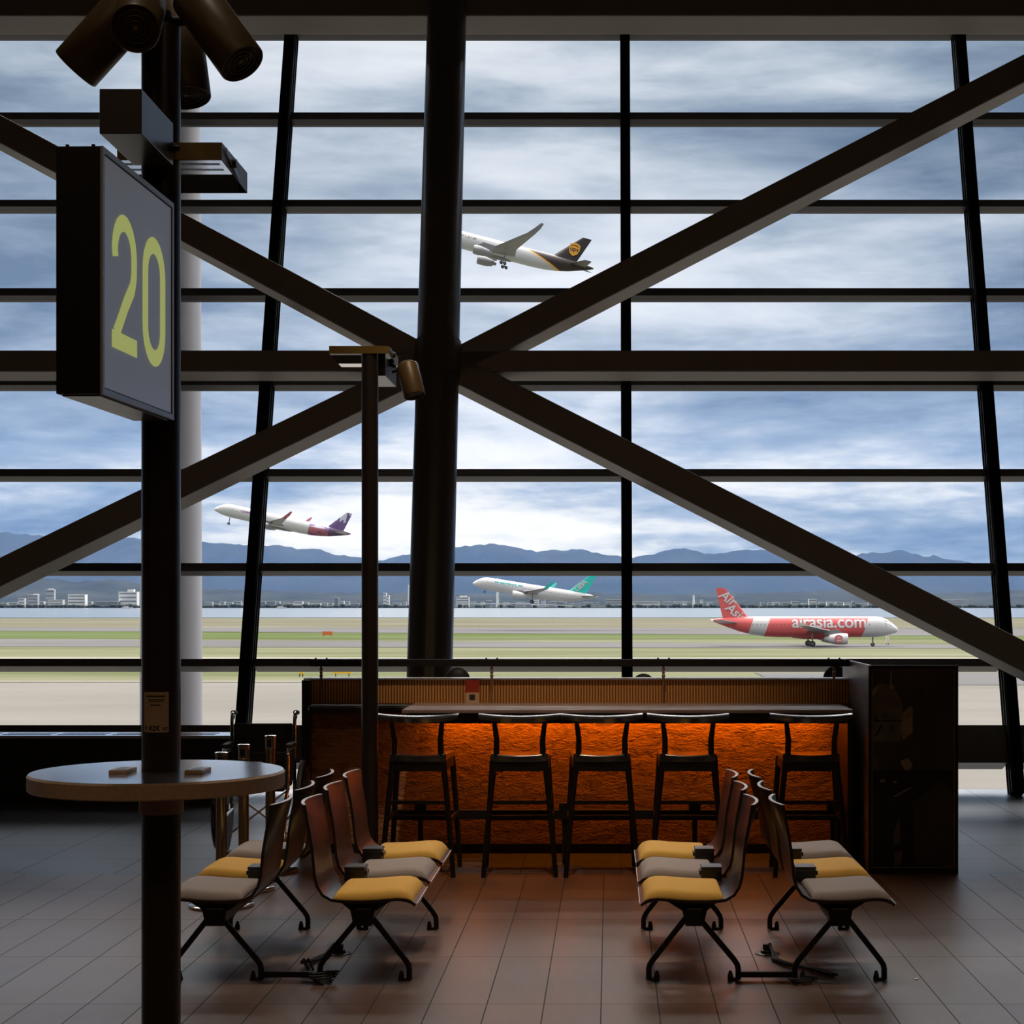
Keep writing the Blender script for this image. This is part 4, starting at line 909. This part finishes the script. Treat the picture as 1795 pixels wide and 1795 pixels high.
# brush strokes of the characters
for st_ in ([(1531, 1262), (1581, 1262), (1581, 1265), (1531, 1265)], [(1545, 1269), (1549, 1271), (1537, 1290), (1533, 1289)], [(1562, 1270), (1568, 1278), (1565, 1282), (1559, 1272)], [(1552, 1252), (1555, 1253), (1553, 1258), (1550, 1257)], [(1532, 1254), (1540, 1262), (1536, 1264), (1531, 1260)],
            [(1614, 1212), (1619, 1215), (1600, 1241), (1596, 1238)], [(1636, 1212), (1640, 1213), (1645, 1224), (1641, 1228), (1637, 1218)]):
    pshape(st_, 'ink', po, .0012)
pshape([(1578, 1334), (1592, 1329), (1600, 1340), (1594, 1350), (1585, 1349), (1581, 1341)], 'posterlight', po)
pshape([(1533, 1320), (1538, 1349), (1530, 1350)], 'postermid', po)
pshape([(1566, 1396), (1597, 1379), (1598, 1381), (1567, 1398)], 'posterlight', po2)
pshape([(1541, 1368), (1550, 1365), (1553, 1369), (1545, 1372)], 'posterlight', po2); pshape([(1565, 1369), (1571, 1368), (1572, 1372), (1567, 1373)], 'posterlight', po2)
pshape([(1573, 1440), (1577, 1434), (1578, 1478), (1566, 1480), (1566, 1465)], 'postermid', po2); pshape([(1567, 1494), (1582, 1491), (1580, 1515), (1568, 1520)], 'postermid', po2)
pshape([(1600, 1405), (1650, 1370), (1676, 1400), (1676, 1520), (1605, 1515)], 'poster', po2, -.0008)
# chairs behind the divider (only their round heads show)
for px, top, r, lb in ((802, 1169.5, .088, 'round black chair headrest showing above the bar divider beside the round column'), (1128, 1180.5, .080, 'round dark grey chair headrest above the bar divider, right of the middle mullion'), (1466, 1166, .092, 'round black chair headrest above the bar divider next to the display board')):
    D = 11.9; x = PX(px, D); zt = PZ(top, D)
    t = thing('lounge_chair', lb, 'chair', (x, D, 0))
    MB().lathe([(r*math.sin(a), -r*math.cos(a)) for a in [PI*k/14+.001 for k in range(15)]], (0, 0, 0), 'z', 28, mtx=Matrix.Diagonal((1, .55, 1))).xf(Matrix.Translation((0, 0, zt-r))).build('headrest', 'fabricblack', t)
    MB().tube([(0, .0, zt-r*1.5), (0, .02, .72)], .025, 12).build('headrest_stem', 'black', t)
    MB().box(-.2, .2, .0, .06, .42, .86).build('backrest', 'fabricblack', t, bevel=.02)
    MB().box(-.22, .22, .0, .45, .38, .46).build('seat', 'fabricblack', t, bevel=.02)
    for sx in (-1, 1):
        for yy in (.03, .42): MB().tube([(sx*.19, yy, .38), (sx*.2, yy, 0)], .014, 10).build('leg', 'black', t)

# ------------------------------------------------------------------ bar stools
def stool(px, rz, label):
    D = 10.02
    t = thing('bar_stool', label, 'stool', (PX(px, D), D, 0), (0, 0, rz), group=None)
    # local: backrest at y=0 (towards the viewer), seat towards +y
    rail = []; n = 14
    for k in range(n+1):
        u = -1+2*k/n; x = u*.24; y = -.02-.05*(1-u*u)+.02; hh = .020+.012*(1-u*u)
        z = .935+.012*(abs(u)**2)
        zt = z+.010; rail.append([Vector((x, y-.020, z-hh)), Vector((x, y+.020, z-hh)), Vector((x, y+.024, zt-.003)), Vector((x, y+.018, zt+.001)), Vector((x, y-.018, zt-.009)), Vector((x, y-.024, zt-.014))])
    MB().loft(rail).build('back_rail', 'stooltop', t, angle=.7)
    for s in (-1, 1):
        MB().tube([(s*.150, -.035, .925), (s*.141, -.02, .86), (s*.134, 0, .80), (s*.136, .012, .72), (s*.150, .02, .66), (s*.172, .01, .45), (s*.195, -.005, .2), (s*.212, -.02, 0)], [.013, .0155, .017, .018, .018, .017, .016, .014], 14).build('rear_leg', 'stool', t)
        MB().tube([(s*.165, .35, .68), (s*.185, .365, .4), (s*.208, .385, 0)], [.019, .017, .014], 14).build('front_leg', 'stool', t)
        MB().beam((s*.186, .0, .33), (s*.192, .37, .33), .02, .026).build('side_stretcher', 'stool', t)
        MB().beam((s*.158, .01, .655), (s*.168, .36, .655), .018, .06).build('seat_rail', 'stool', t)
    MB().beam((-.175, .008, .435), (.175, .008, .435), .016, .022).build('stretcher', 'stool', t)
    MB().beam((-.20, .372, .30), (.20, .372, .30), .02, .03).build('footrest', 'stool', t)
    for yy in (.012, .355): MB().beam((-.155, yy, .645), (.155, yy, .645), .018, .055).build('seat_rail', 'stool', t)
    # saddle seat
    g = []; nx, ny = 12, 8; top, bot = [], []
    v = []
    for j in range(ny+1):
        for i in range(nx+1):
            u = -1+2*i/nx; w_ = j/ny; x = u*(.178-.012*(1-w_)); y = .0+w_*.385-.012*(1-u*u)*(1 if j == 0 else 0)
            v.append((x, y, .705+.012*u*u+.006*math.cos(w_*PI)))
    nt_ = len(v)
    for q in range(nt_): v.append((v[q][0], v[q][1], .672))
    f = []; 
    for j in range(ny):
        for i in range(nx):
            a = j*(nx+1)+i; f.append((a, a+1, a+nx+2, a+nx+1)); f.append((nt_+a, nt_+a+nx+1, nt_+a+nx+2, nt_+a+1))
    for i in range(nx):
        f.append((i, nt_+i, nt_+i+1, i+1)); a = ny*(nx+1)+i; f.append((a, a+1, nt_+a+1, nt_+a))
    for j in range(ny):
        a = j*(nx+1); f.append((a, a+nx+1, nt_+a+nx+1, nt_+a)); a += nx; f.append((a, nt_+a, nt_+a+nx+1, a+nx+1))
    MB().add(v, f).build('seat', 'stooltop', t, bevel=.006)
    return t
stool(732, -.02, 'black wooden bar stool at the left end of the bar, next to the thin pole')
stool(911, .04, 'black wooden bar stool, second from the thin pole along the bar')
stool(1055, .03, 'black wooden bar stool in the middle of the row of five at the bar')
stool(1206, -.03, 'black wooden bar stool, fourth along the bar, behind the right pair of benches')
stool(1422, -.03, 'black wooden bar stool standing apart at the right end beside the display board')

# ------------------------------------------------------------------ benches
PROF = [(-.244, .750), (-.236, .70), (-.222, .63), (-.211, .56), (-.205, .50), (-.200, .45), (-.190, .41), (-.168, .376), (-.135, .357), (-.09, .350), (-.03, .349), (.03, .351), (.09, .356), (.14, .360), (.175, .357), (.205, .347), (.222, .335)]
SW = .43
def shell_mesh(y0):
    n = len(PROF); m_ = 10; v = []
    nor = []
    for i in range(n):
        a = Vector(PROF[max(i-1, 0)]); c = Vector(PROF[min(i+1, n-1)]); d = (c-a).normalized(); nor.append(Vector((d.y, -d.x)))   # outward (rear/below)
    for side in (0, 1):
        for i, (x, z) in enumerate(PROF):
            k = max(0, min(1, (z-.42)/.33)); cur = .034*k
            for j in range(m_+1):
                u = -1+2*j/m_; bulge = cur*(1-u*u)
                wid = SW/2*(1-.04*k)
                th = .012*side
                nn_ = nor[i]
                v.append((x-bulge-(-nn_.x)*0+(-1)*0+(-nn_.x*-1)*th*1, y0+SW/2+u*wid, z+nn_.y*th))
    N = n*(m_+1); f = []
    for i in range(n-1):
        for j in range(m_):
            a = i*(m_+1)+j; f += [(a, a+1, a+m_+2, a+m_+1), (N+a, N+a+m_+1, N+a+m_+2, N+a+1)]
    for i in range(n-1):
        a = i*(m_+1); f.append((a, a+m_+1, N+a+m_+1, N+a)); a += m_; f.append((a, N+a, N+a+m_+1, a+m_+1))
    for j in range(m_):
        f.append((j, N+j, N+j+1, j+1)); a = (n-1)*(m_+1)+j; f.append((a, a+1, N+a+1, N+a))
    return MB().add(v, f)
def lip_mesh(y0):   # plywood edge along top and front tip, skylight gleam put into its colour
    b = MB(); m_ = 10; k = 1
    rows_ = []
    for j in range(m_+1):
        u = -1+2*j/m_; bulge = .034*(1-u*u); y = y0+SW/2+u*SW/2*.96
        x, z = PROF[0]; rows_.append([Vector((x-bulge+.001, y, z)), Vector((x-bulge-.013, y, z)), Vector((x-bulge-.013, y, z+.003)), Vector((x-bulge+.001, y, z+.003))])
    b.loft(rows_)
    return b
def tip_mesh(y0):
    x, z = PROF[-1]; b = MB()
    b.add([(x+.001, y0+.002, z+.004), (x+.001, y0+SW-.002, z+.004), (x-.004, y0+SW-.002, z-.016), (x-.004, y0+.002, z-.016), (x+.004, y0+.002, z+.003), (x+.004, y0+SW-.002, z+.003), (x-.001, y0+SW-.002, z-.017), (x-.001, y0+.002, z-.017)],
          [(0, 1, 2, 3), (7, 6, 5, 4), (0, 4, 5, 1), (1, 5, 6, 2), (2, 6, 7, 3), (3, 7, 4, 0)])
    return b
def pad_mesh(y0):
    # cushion following the seat pan
    xs = [-.128, -.122, -.11, -.06, 0, .06, .11, .15, .18, .20, .208]
    zb = [.357, .355, .353, .350, .350, .353, .358, .360, .357, .350, .345]
    h = [.004, .020, .028, .033, .035, .036, .036, .034, .028, .016, .004]
    ring_ = []
    ys = [0, .008, .025, .06, SW/2, SW-.06, SW-.025, SW-.008, SW]; hy = [.0, .62, .9, 1, 1.05, 1, .9, .62, .0]
    n, m_ = len(xs), len(ys); v = []
    for i in range(n):
        for j in range(m_): v.append((xs[i], y0+.006+ys[j]*(SW-.012)/SW, zb[i]+h[i]*hy[j]+.001))
    N = len(v)
    for i in range(n):
        for j in range(m_): v.append((xs[i], y0+.006+ys[j]*(SW-.012)/SW, zb[i]+.0005))
    f = []
    for i in range(n-1):
        for j in range(m_-1):
            a = i*m_+j; f += [(a, a+1, a+m_+1, a+m_), (N+a, N+a+m_, N+a+m_+1, N+a+1)]
    for i in range(n-1):
        a = i*m_; f.append((a, a+m_, N+a+m_, N+a)); a += m_-1; f.append((a, N+a, N+a+m_, a+m_))
    for j in range(m_-1):
        f.append((j, N+j, N+j+1, j+1)); a = (n-1)*m_+j; f.append((a, a+1, N+a+1, N+a))
    # make the side walls vertical to a soft edge
    return MB().add(v, f)
def bench(X, face, cols, label):
    t = thing('beam_bench', label, 'bench', (X, 7.2, 0))
    mir = Matrix.Diagonal((face, 1, 1, 1))
    def put(b, n, m, par=t, **k): b.xf(mir); return b.build(n, m, par, **k)
    pitch = .57
    for i, c in enumerate(cols):
        y0 = i*pitch
        sh = put(shell_mesh(y0), 'seat_shell', 'darkwood', angle=.9)
        put(lip_mesh(y0), 'lit_top_edge', 'litedge', sh, smooth=False); put(tip_mesh(y0), 'lit_front_edge', 'litedge', sh, smooth=False)
        put(pad_mesh(y0), 'seat_pad', c, angle=1.1)
        b = MB(); b.prism([(-.115, y0+.05, .343), (.115, y0+.05, .343), (.03, y0+.05, .29), (-.05, y0+.05, .29)], (0, .32, 0)); put(b, 'seat_bracket', 'black', smooth=False)
    put(MB().box(-.045, .03, .02, pitch*2+SW-.02, .245, .315), 'beam', 'black', smooth=False, bevel=.006)
    for y in (.07, 1.20):
        b = MB(); b.prism([(-.06, y-.045, .305), (.045, y-.045, .305), (.03, y-.045, .238), (-.045, y-.045, .238)], (0, .09, 0)); put(b, 'leg_hub', 'black', smooth=False)
        for s, xf_ in ((-1, -.195), (1, .185)):
            b = MB().tube([(s*.03, y, .262), (xf_-s*.018, y, .088), (xf_-s*.004, y, .066), (xf_, y, .048), (xf_, y, .004)], .0125, 14)
            lg = put(b, 'leg', 'black')
            b = MB().box(min(xf_-s*.045, xf_), max(xf_-s*.045, xf_), y-.012, y+.012, 0, .012); b.lathe([(.012, .0), (.012, .018), (.008, .035), (.004, .042)], (xf_-s*.034, y, 0), n=12)
            put(b, 'glide', 'rubber', lg)
    for i in (0, 1):
        y0 = i*pitch+SW+.012
        b = MB().box(-.150, -.060, y0+.0, y0+.105, .358, .412); m1 = put(b, 'power_module', 'blackp', smooth=False, bevel=.005)
        b = MB().box(-.152, -.058, y0-.002, y0+.107, .412, .424); put(b, 'module_lid', 'blackp', m1, smooth=False, bevel=.003)
        b = MB().box(-.058, -.050, y0+.01, y0+.09, .385, .405); put(b, 'socket_flap', 'litedge' if False else 'blackp', m1, smooth=False, bevel=.003)
        b = MB().box(-.03, .01, y0+.03, y0+.07, .30, .362); put(b, 'module_stem', 'black', m1, smooth=False)
    return t
bench(-1.674, -1, ('taupe', 'orange', 'taupe'), 'leftmost bench of three seats, facing left and half hidden by the thick pole')
bench(-1.034, 1, ('orange', 'taupe', 'orange'), 'right-facing three-seat bench left of the aisle, nearest pad mustard')
bench(.353, -1, ('orange', 'taupe', 'orange'), 'left-facing three-seat bench right of the aisle, nearest pad mustard')
bench(.983, 1, ('taupe', 'orange', 'taupe'), 'rightmost bench of three seats facing right, with a grey pad in front')
for xa, xb, lb in ((-1.47, -1.245, 'black floor bar linking the two benches at the left back to back'), (.555, .780, 'black floor bar linking the two benches at the right back to back')):
    tag(MB().beam((xa, 7.27, .026), (xb, 7.27, .026), .024, .024).build('link_bar', 'black', smooth=False, origin=((xa+xb)/2, 7.27, 0)), lb, 'bar')
# floor outlets with cables
for ox, oy, pts, lb in ((PX(1345, 7.82), 7.82, [(0, 0, .02), (.01, -.01, .045), (.02, -.05, .012), (.01, -.17, .01), (.05, -.27, .012), (.14, -.36, .012), (.19, -.43, .012), (.235, -.50, .01)], 'black power cable running from the floor outlet to the rightmost bench'),
                        (PX(594, 7.82), 7.82, [(0, 0, .02), (-.02, -.02, .045), (-.05, -.07, .012), (-.09, -.20, .012), (-.11, -.33, .03), (-.085, -.42, .06), (-.05, -.47, .015), (-.02, -.52, .01)], 'black power cable running from the floor outlet to the bench left of the aisle')):
    t = thing('power_cable', lb, 'cable', (ox, oy, 0))
    MB().tube(pts, .008, 10).build('cord', 'rubber', t)
    MB().tube([(p[0]+.018, p[1]+.01, p[2]) for p in pts[2:]], .006, 8).build('cord', 'rubber', t)
    MB().box(-.02, .02, -.015, .015, .02, .045).build('plug', 'blackp', t, smooth=False, bevel=.004)
    u = thing('floor_outlet', ('round metal floor outlet between the two right benches' if ox > 0 else 'round metal floor outlet between the two left benches'), 'outlet', (ox, oy, 0))
    MB().lathe([(.058, 0), (.058, .004), (.05, .006)], n=28).build('cover_ring', 'black', u); MB().lathe([(.03, .006), (.03, .016), (.026, .018)], n=20).build('socket', 'blackp', u)
for px, py in ((1397, 1718),):
    t = thing('cable_bundle', 'tangle of black cable on the floor at the rear foot of the rightmost bench', 'cable', (PX(1415, 7.22), 7.20, 0))
    for k in range(4): MB().tube([(.06*math.cos(a+k)*(.6+.15*k)-.02, .03*math.sin(a+k*1.3), .008+.006*k) for a in [i*.5 for i in range(11)]], .004, 8).build('cord', 'rubber', t)
t = thing('cable_bundle', 'tangle of black cable at the rear foot of the left right-facing bench', 'cable', (PX(568, 7.22), 7.20, 0))
for k in range(5): MB().tube([(.055*math.cos(a+k)*(.6+.13*k), .03*math.sin(a+k*1.3), .008+.010*k) for a in [i*.5 for i in range(11)]], .004, 8).build('cord', 'rubber', t)
tag(MB().add([(0, 0, .001), (.014, .004, .001), (.018, .02, .004), (.004, .016, .001), (0, 0, .004), (.014, .004, .005), (.018, .02, .008), (.004, .016, .005)], [(0, 1, 2, 3), (4, 5, 6, 7), (0, 1, 5, 4), (1, 2, 6, 5), (2, 3, 7, 6), (3, 0, 4, 7)]).build('paper_scrap', 'sand', smooth=False, origin=(PX(1603, 7.27), 7.27, 0)), 'tiny white paper scrap on the floor right of the benches', 'litter')
sc0 = bpy.data.objects['paper_scrap']; sc0.data.transform(Matrix.Translation((PX(1603, 7.27), 7.27, 0)))

# ------------------------------------------------------------------ stanchions and wheelchair
for px, D, lb in ((388, 9.05, 'bronze barrier post nearest the viewer, behind the round table'), (427, 9.56, 'bronze barrier post in the middle of three behind the round table'), (474, 10.2, 'bronze barrier post farthest back, beside the wheelchair')):
    t = thing('barrier_post', lb, 'barrier', (PX(px, D), D, 0))
    MB().lathe([(.165, 0), (.17, .004), (.17, .014), (.15, .022), (.06, .032), (.034, .045)], n=40).build('base', 'chrome', t)
    MB().tube([(0, 0, .03), (0, 0, .735)], .029, 24).build('post', 'brasspost', t)
    MB().lathe([(.030, .733), (.033, .737), (.033, .80), (.036, .803), (.036, .812), (.030, .816)], n=28).build('cap', 'chrome', t)
    MB().box(-.012, .012, -.036, -.03, .75, .79).build('belt_slot', 'black', t, smooth=False)
wc = thing('wheelchair', 'black wheelchair with chrome frame parked beside the barrier posts', 'wheelchair', (PX(457, 10.75), 10.75, 0), (0, 0, math.radians(3)))
# local: faces -y (towards the viewer), x across
w = .185
def wp(b, n, m, par=wc, **k): return b.build(n, m, par, **k)
wp(MB().box(-w, w, .10, .115, .46, .84), 'backrest', 'fabricblack', bevel=.006)
wp(MB().box(-w, w, -.30, .10, .45, .475), 'seat', 'fabricblack', bevel=.008)
wp(MB().box(-w+.02, w-.02, .085, .10, .60, .66), 'strap', 'rubber', bevel=.004)
for s in (-1, 1):
    x = s*(w+.012)
    wp(MB().tube([(x, .11, .30), (x, .11, .84), (x, .12, .885), (x, .15, .905), (x, .20, .905)], .011, 12), 'back_tube', 'chrome')
    wp(MB().tube([(x, .15, .905), (x, .24, .90)], .016, 12), 'push_handle', 'rubber')
    wp(MB().tube([(x, .14, .87), (x, .19, .865), (x, .21, .88)], .005, 8), 'brake_lever', 'chrome')
    wp(MB().tube([(x, .10, .50), (x, .10, .66), (x, .07, .70), (x, -.18, .70), (x, -.21, .67), (x, -.21, .46), (x, -.30, .40), (x, -.38, .12)], .011, 12), 'armrest_tube', 'chrome')
    wp(MB().box(x-.022, x+.022, -.17, .06, .705, .73), 'armrest_pad', 'rubber', bevel=.008)
    wp(MB().box(x-.004, x+.004, -.20, .09, .49, .67), 'side_guard', 'fabricblack', smooth=False)
    wp(MB().tube([(x, .10, .30), (x, -.25, .28)], .011, 12), 'frame_tube', 'chrome')
    wh = wp(MB().lathe([(.285, -.012), (.30, -.014), (.303, 0), (.30, .014), (.285, .012)], (s*(w+.065), .12, .303), 'x', 48), 'rear_wheel', 'rubber')
    wp(MB().lathe([(.255, -.006), (.263, -.008), (.268, 0), (.263, .008), (.255, .006)], (s*(w+.095), .12, .303), 'x', 48), 'hand_rim', 'chrome', wh)
    b = MB()
    for k in range(16):
        a = 2*PI*k/16; b.tube([(s*(w+.065), .12, .303), (s*(w+.065), .12+.285*math.cos(a), .303+.285*math.sin(a))], .0025, 6)
    wp(b, 'spokes', 'chrome', wh)
    wp(MB().lathe([(.03, -.03), (.03, .03)], (s*(w+.06), .12, .303), 'x', 20), 'wheel_hub', 'chrome', wh)
    ca = wp(MB().lathe([(.055, -.014), (.068, -.015), (.07, 0), (.068, .015), (.055, .014)], (s*w, -.30, .07), 'x', 24), 'caster', 'rubber')
    wp(MB().tube([(s*w, -.30, .07), (s*w, -.26, .16), (s*w, -.26, .30)], .011, 10), 'caster_fork', 'chrome', ca)
    wp(MB().box(s*.10-.075, s*.10+.075, -.46, -.36, .09, .105), 'footrest', 'rubber', bevel=.004)
wp(MB().beam((-w, -.05, .16), (w, -.05, .44), .02, .012), 'cross_brace', 'chrome'); wp(MB().beam((w, -.07, .16), (-w, -.07, .44), .02, .012), 'cross_brace', 'chrome')
wp(MB().box(-.10, .0, .06, .10, .50, .60), 'pocket', 'whitecard', bevel=.004)

# ------------------------------------------------------------------ haze over the bay (real volume)
m, nt = nt_new('bay_haze'); out = nt.nodes.new('ShaderNodeOutputMaterial'); vsn = nt.nodes.new('ShaderNodeVolumeScatter')
vsn.inputs['Color'].default_value = (.24, .43, 1, 1); vsn.inputs['Density'].default_value = 3.3e-5; L(nt, vsn.outputs[0], out.inputs['Volume'])
M['haze'] = m
hz = MB().box(-7000, 7000, 2600, 9800, -7.9, 900).build('sea_haze', 'haze', smooth=False); hz['kind'] = 'stuff'; tag(hz, 'pale blue haze hanging over the bay and the far hills', 'haze')

# ------------------------------------------------------------------ world: cloudy sky
wd = bpy.data.worlds.new('world'); sc.world = wd; wd.use_nodes = True; nt = wd.node_tree; N = nt.nodes; N.clear()
out = N.new('ShaderNodeOutputWorld'); bg = N.new('ShaderNodeBackground'); L(nt, bg.outputs[0], out.inputs[0])
tc = N.new('ShaderNodeTexCoord'); nrm = N.new('ShaderNodeVectorMath'); nrm.operation = 'NORMALIZE'; L(nt, tc.outputs['Generated'], nrm.inputs[0])
sp = N.new('ShaderNodeSeparateXYZ'); L(nt, nrm.outputs[0], sp.inputs[0])
def mth(op, a, b_=None, clamp=False):
    n = N.new('ShaderNodeMath'); n.operation = op; n.use_clamp = clamp
    for i, x in enumerate((a, b_)):
        if x is None: continue
        if isinstance(x, (int, float)): n.inputs[i].default_value = x
        else: L(nt, x, n.inputs[i])
    return n.outputs[0]
def ramp(fac, els):
    n = N.new('ShaderNodeValToRGB'); L(nt, fac, n.inputs[0]); e = n.color_ramp.elements
    while len(e) < len(els): e.new(.5)
    for i, (p_, c_) in enumerate(els): e[i].position = p_; e[i].color = (*c_, 1) if isinstance(c_, tuple) else (c_, c_, c_, 1)
    return n.outputs[0]
def mixc(f, a, b_, mode='MIX'):
    n = N.new('ShaderNodeMix'); n.data_type = 'RGBA'; n.blend_type = mode
    if isinstance(f, (int, float)): n.inputs[0].default_value = f
    else: L(nt, f, n.inputs[0])
    for i, x in ((6, a), (7, b_)):
        if isinstance(x, tuple): n.inputs[i].default_value = (*x, 1)
        else: L(nt, x, n.inputs[i])
    return n.outputs[2]
dz = mth('ADD', mth('MAXIMUM', sp.outputs[2], 0.), .075)
cv = N.new('ShaderNodeCombineXYZ'); L(nt, mth('DIVIDE', sp.outputs[0], dz), cv.inputs[0]); L(nt, mth('DIVIDE', sp.outputs[1], dz), cv.inputs[1])
def noise(vec, scale, det=6, rough=.55, dist=0., off=(0, 0, 0)):
    mp = N.new('ShaderNodeMapping'); mp.inputs['Location'].default_value = off; L(nt, vec, mp.inputs[0])
    n = N.new('ShaderNodeTexNoise'); n.inputs['Scale'].default_value = scale; n.inputs['Detail'].default_value = det
    n.inputs['Roughness'].default_value = rough; n.inputs['Distortion'].default_value = dist; L(nt, mp.outputs[0], n.inputs[0]); return n.outputs[0]
mpv = N.new('ShaderNodeMapping'); mpv.inputs['Scale'].default_value = (1, 1, 4.6); L(nt, nrm.outputs[0], mpv.inputs[0])
n1 = noise(cv.outputs[0], .55, 9, .52, .3, (3.1, 1.7, 0))
n2 = noise(mpv.outputs[0], 4.0, 8, .52, .35, (1.3, 0, 5.2))
n3 = noise(mpv.outputs[0], 13., 8, .6, .4, (7.3, 2, 1.2))
nn = mth('ADD', mth('ADD', mth('MULTIPLY', n1, .26), mth('MULTIPLY', n2, .56)), mth('MULTIPLY', n3, .18))
# towards the middle of the window the overcast is thinner and brighter
azi = mth('DIVIDE', sp.outputs[0], mth('MAXIMUM', sp.outputs[1], .2))
cen = mth('MULTIPLY', mth('POWER', mth('ABSOLUTE', mth('ADD', azi, .07)), 1.5), -.75)
lowlift = ramp(sp.outputs[2], [(.0, .05), (.09, .03), (.16, .0)])
n4 = noise(mpv.outputs[0], 24., 6, .55, .2, (2.3, 5, 9.2))
lown = ramp(sp.outputs[2], [(.0, .30), (.10, .16), (.2, .03)])
nn = mth('ADD', nn, mth('MULTIPLY', mth('SUBTRACT', n4, .5), lown))
nn = mth('ADD', mth('ADD', mth('ADD', nn, .035), cen), lowlift)
cl = ramp(nn, [(.36, (.14, .20, .29)), (.44, (.27, .345, .45)), (.50, (.43, .50, .59)), (.56, (.62, .67, .75)), (.66, (.80, .83, .88))])
lowm = ramp(sp.outputs[2], [(.0, 1.), (.06, .9), (.13, 0.)])
cl2 = ramp(nn, [(.38, (.12, .19, .29)), (.46, (.25, .33, .43)), (.51, (.43, .49, .56)), (.555, (.70, .72, .72)), (.62, (.92, .90, .85))])
skyc = mixc(lowm, cl, cl2)
strg = ramp(mth('MULTIPLY', sp.outputs[2], 1.), [(.345, .0), (.52, 1.)])
front = ramp(mth('ADD', mth('MULTIPLY', sp.outputs[1], .5), .5), [(.35, 0.), (.75, 1.)])
boost = mth('ADD', 1.12, mth('ADD', mth('MULTIPLY', strg, .8), mth('MULTIPLY', mth('MULTIPLY', strg, front), 22.)))
skyc = mixc(mth('MULTIPLY', strg, .8), skyc, (.62, .58, .54))
L(nt, skyc, bg.inputs[0]); L(nt, boost, bg.inputs[1])
# ------------------------------------------------------------------ lights
def light(name, kind, loc, rot, energy, col=(1, 1, 1), **k):
    l = bpy.data.lights.new(name, kind); l.energy = energy; l.color = col
    for a, v in k.items(): setattr(l, a, v)
    o = bpy.data.objects.new(name, l); COL.objects.link(o); o.location = loc; o.rotation_euler = rot; return o
light('sun', 'SUN', (0, -30, 60), Euler((math.radians(42), 0, math.radians(-12))), 0.9, (1, .93, .84), angle=math.radians(12))
light('led_light', 'AREA', (.125, 10.925, .925), (math.radians(6), 0, 0), 10.8, (1, .235, .006), shape='RECTANGLE', size=2.5, size_y=.015)
for x in (-5, 0, 5):
    light('ceiling_light', 'AREA', (x, -3, 9.2), (math.radians(10), 0, 0), 40, (1, .66, .38), shape='RECTANGLE', size=2.4, size_y=.6)
for x, y, p in ((-1.3, 7.5, 620), (.8, 7.5, 620), (-1.0, 9.4, 300), (-1.9, 5.2, 220)):
    light('fill_spot', 'SPOT', (x, y, 9.2), (0, 0, 0), p*1.1, (1, .84, .68), spot_size=math.radians(34), spot_blend=.8, shadow_soft_size=.12)  # added spots without fixtures, brighten pads, table, floor and bar
light('bar_fill_spot', 'SPOT', (-.2, 6.4, 9.2), (math.radians(29.5), 0, math.radians(3)), 1300, (1, .74, .5), spot_size=math.radians(23), spot_blend=1., shadow_soft_size=.1)  # added spot without a fixture, brightens the ribbed strip
# ------------------------------------------------------------------ view
vs_ = sc.view_settings; vs_.view_transform = 'Standard'; vs_.look = 'None'; vs_.gamma = 1; vs_.use_curve_mapping = False; vs_.exposure = 0.0
cy = sc.cycles; cy.use_denoising = True; cy.max_bounces = 8; cy.diffuse_bounces = 3; cy.glossy_bounces = 4; cy.transparent_max_bounces = 24; cy.sample_clamp_indirect = 6
cy.volume_bounces = 0; cy.use_adaptive_sampling = True; cy.adaptive_threshold = .02
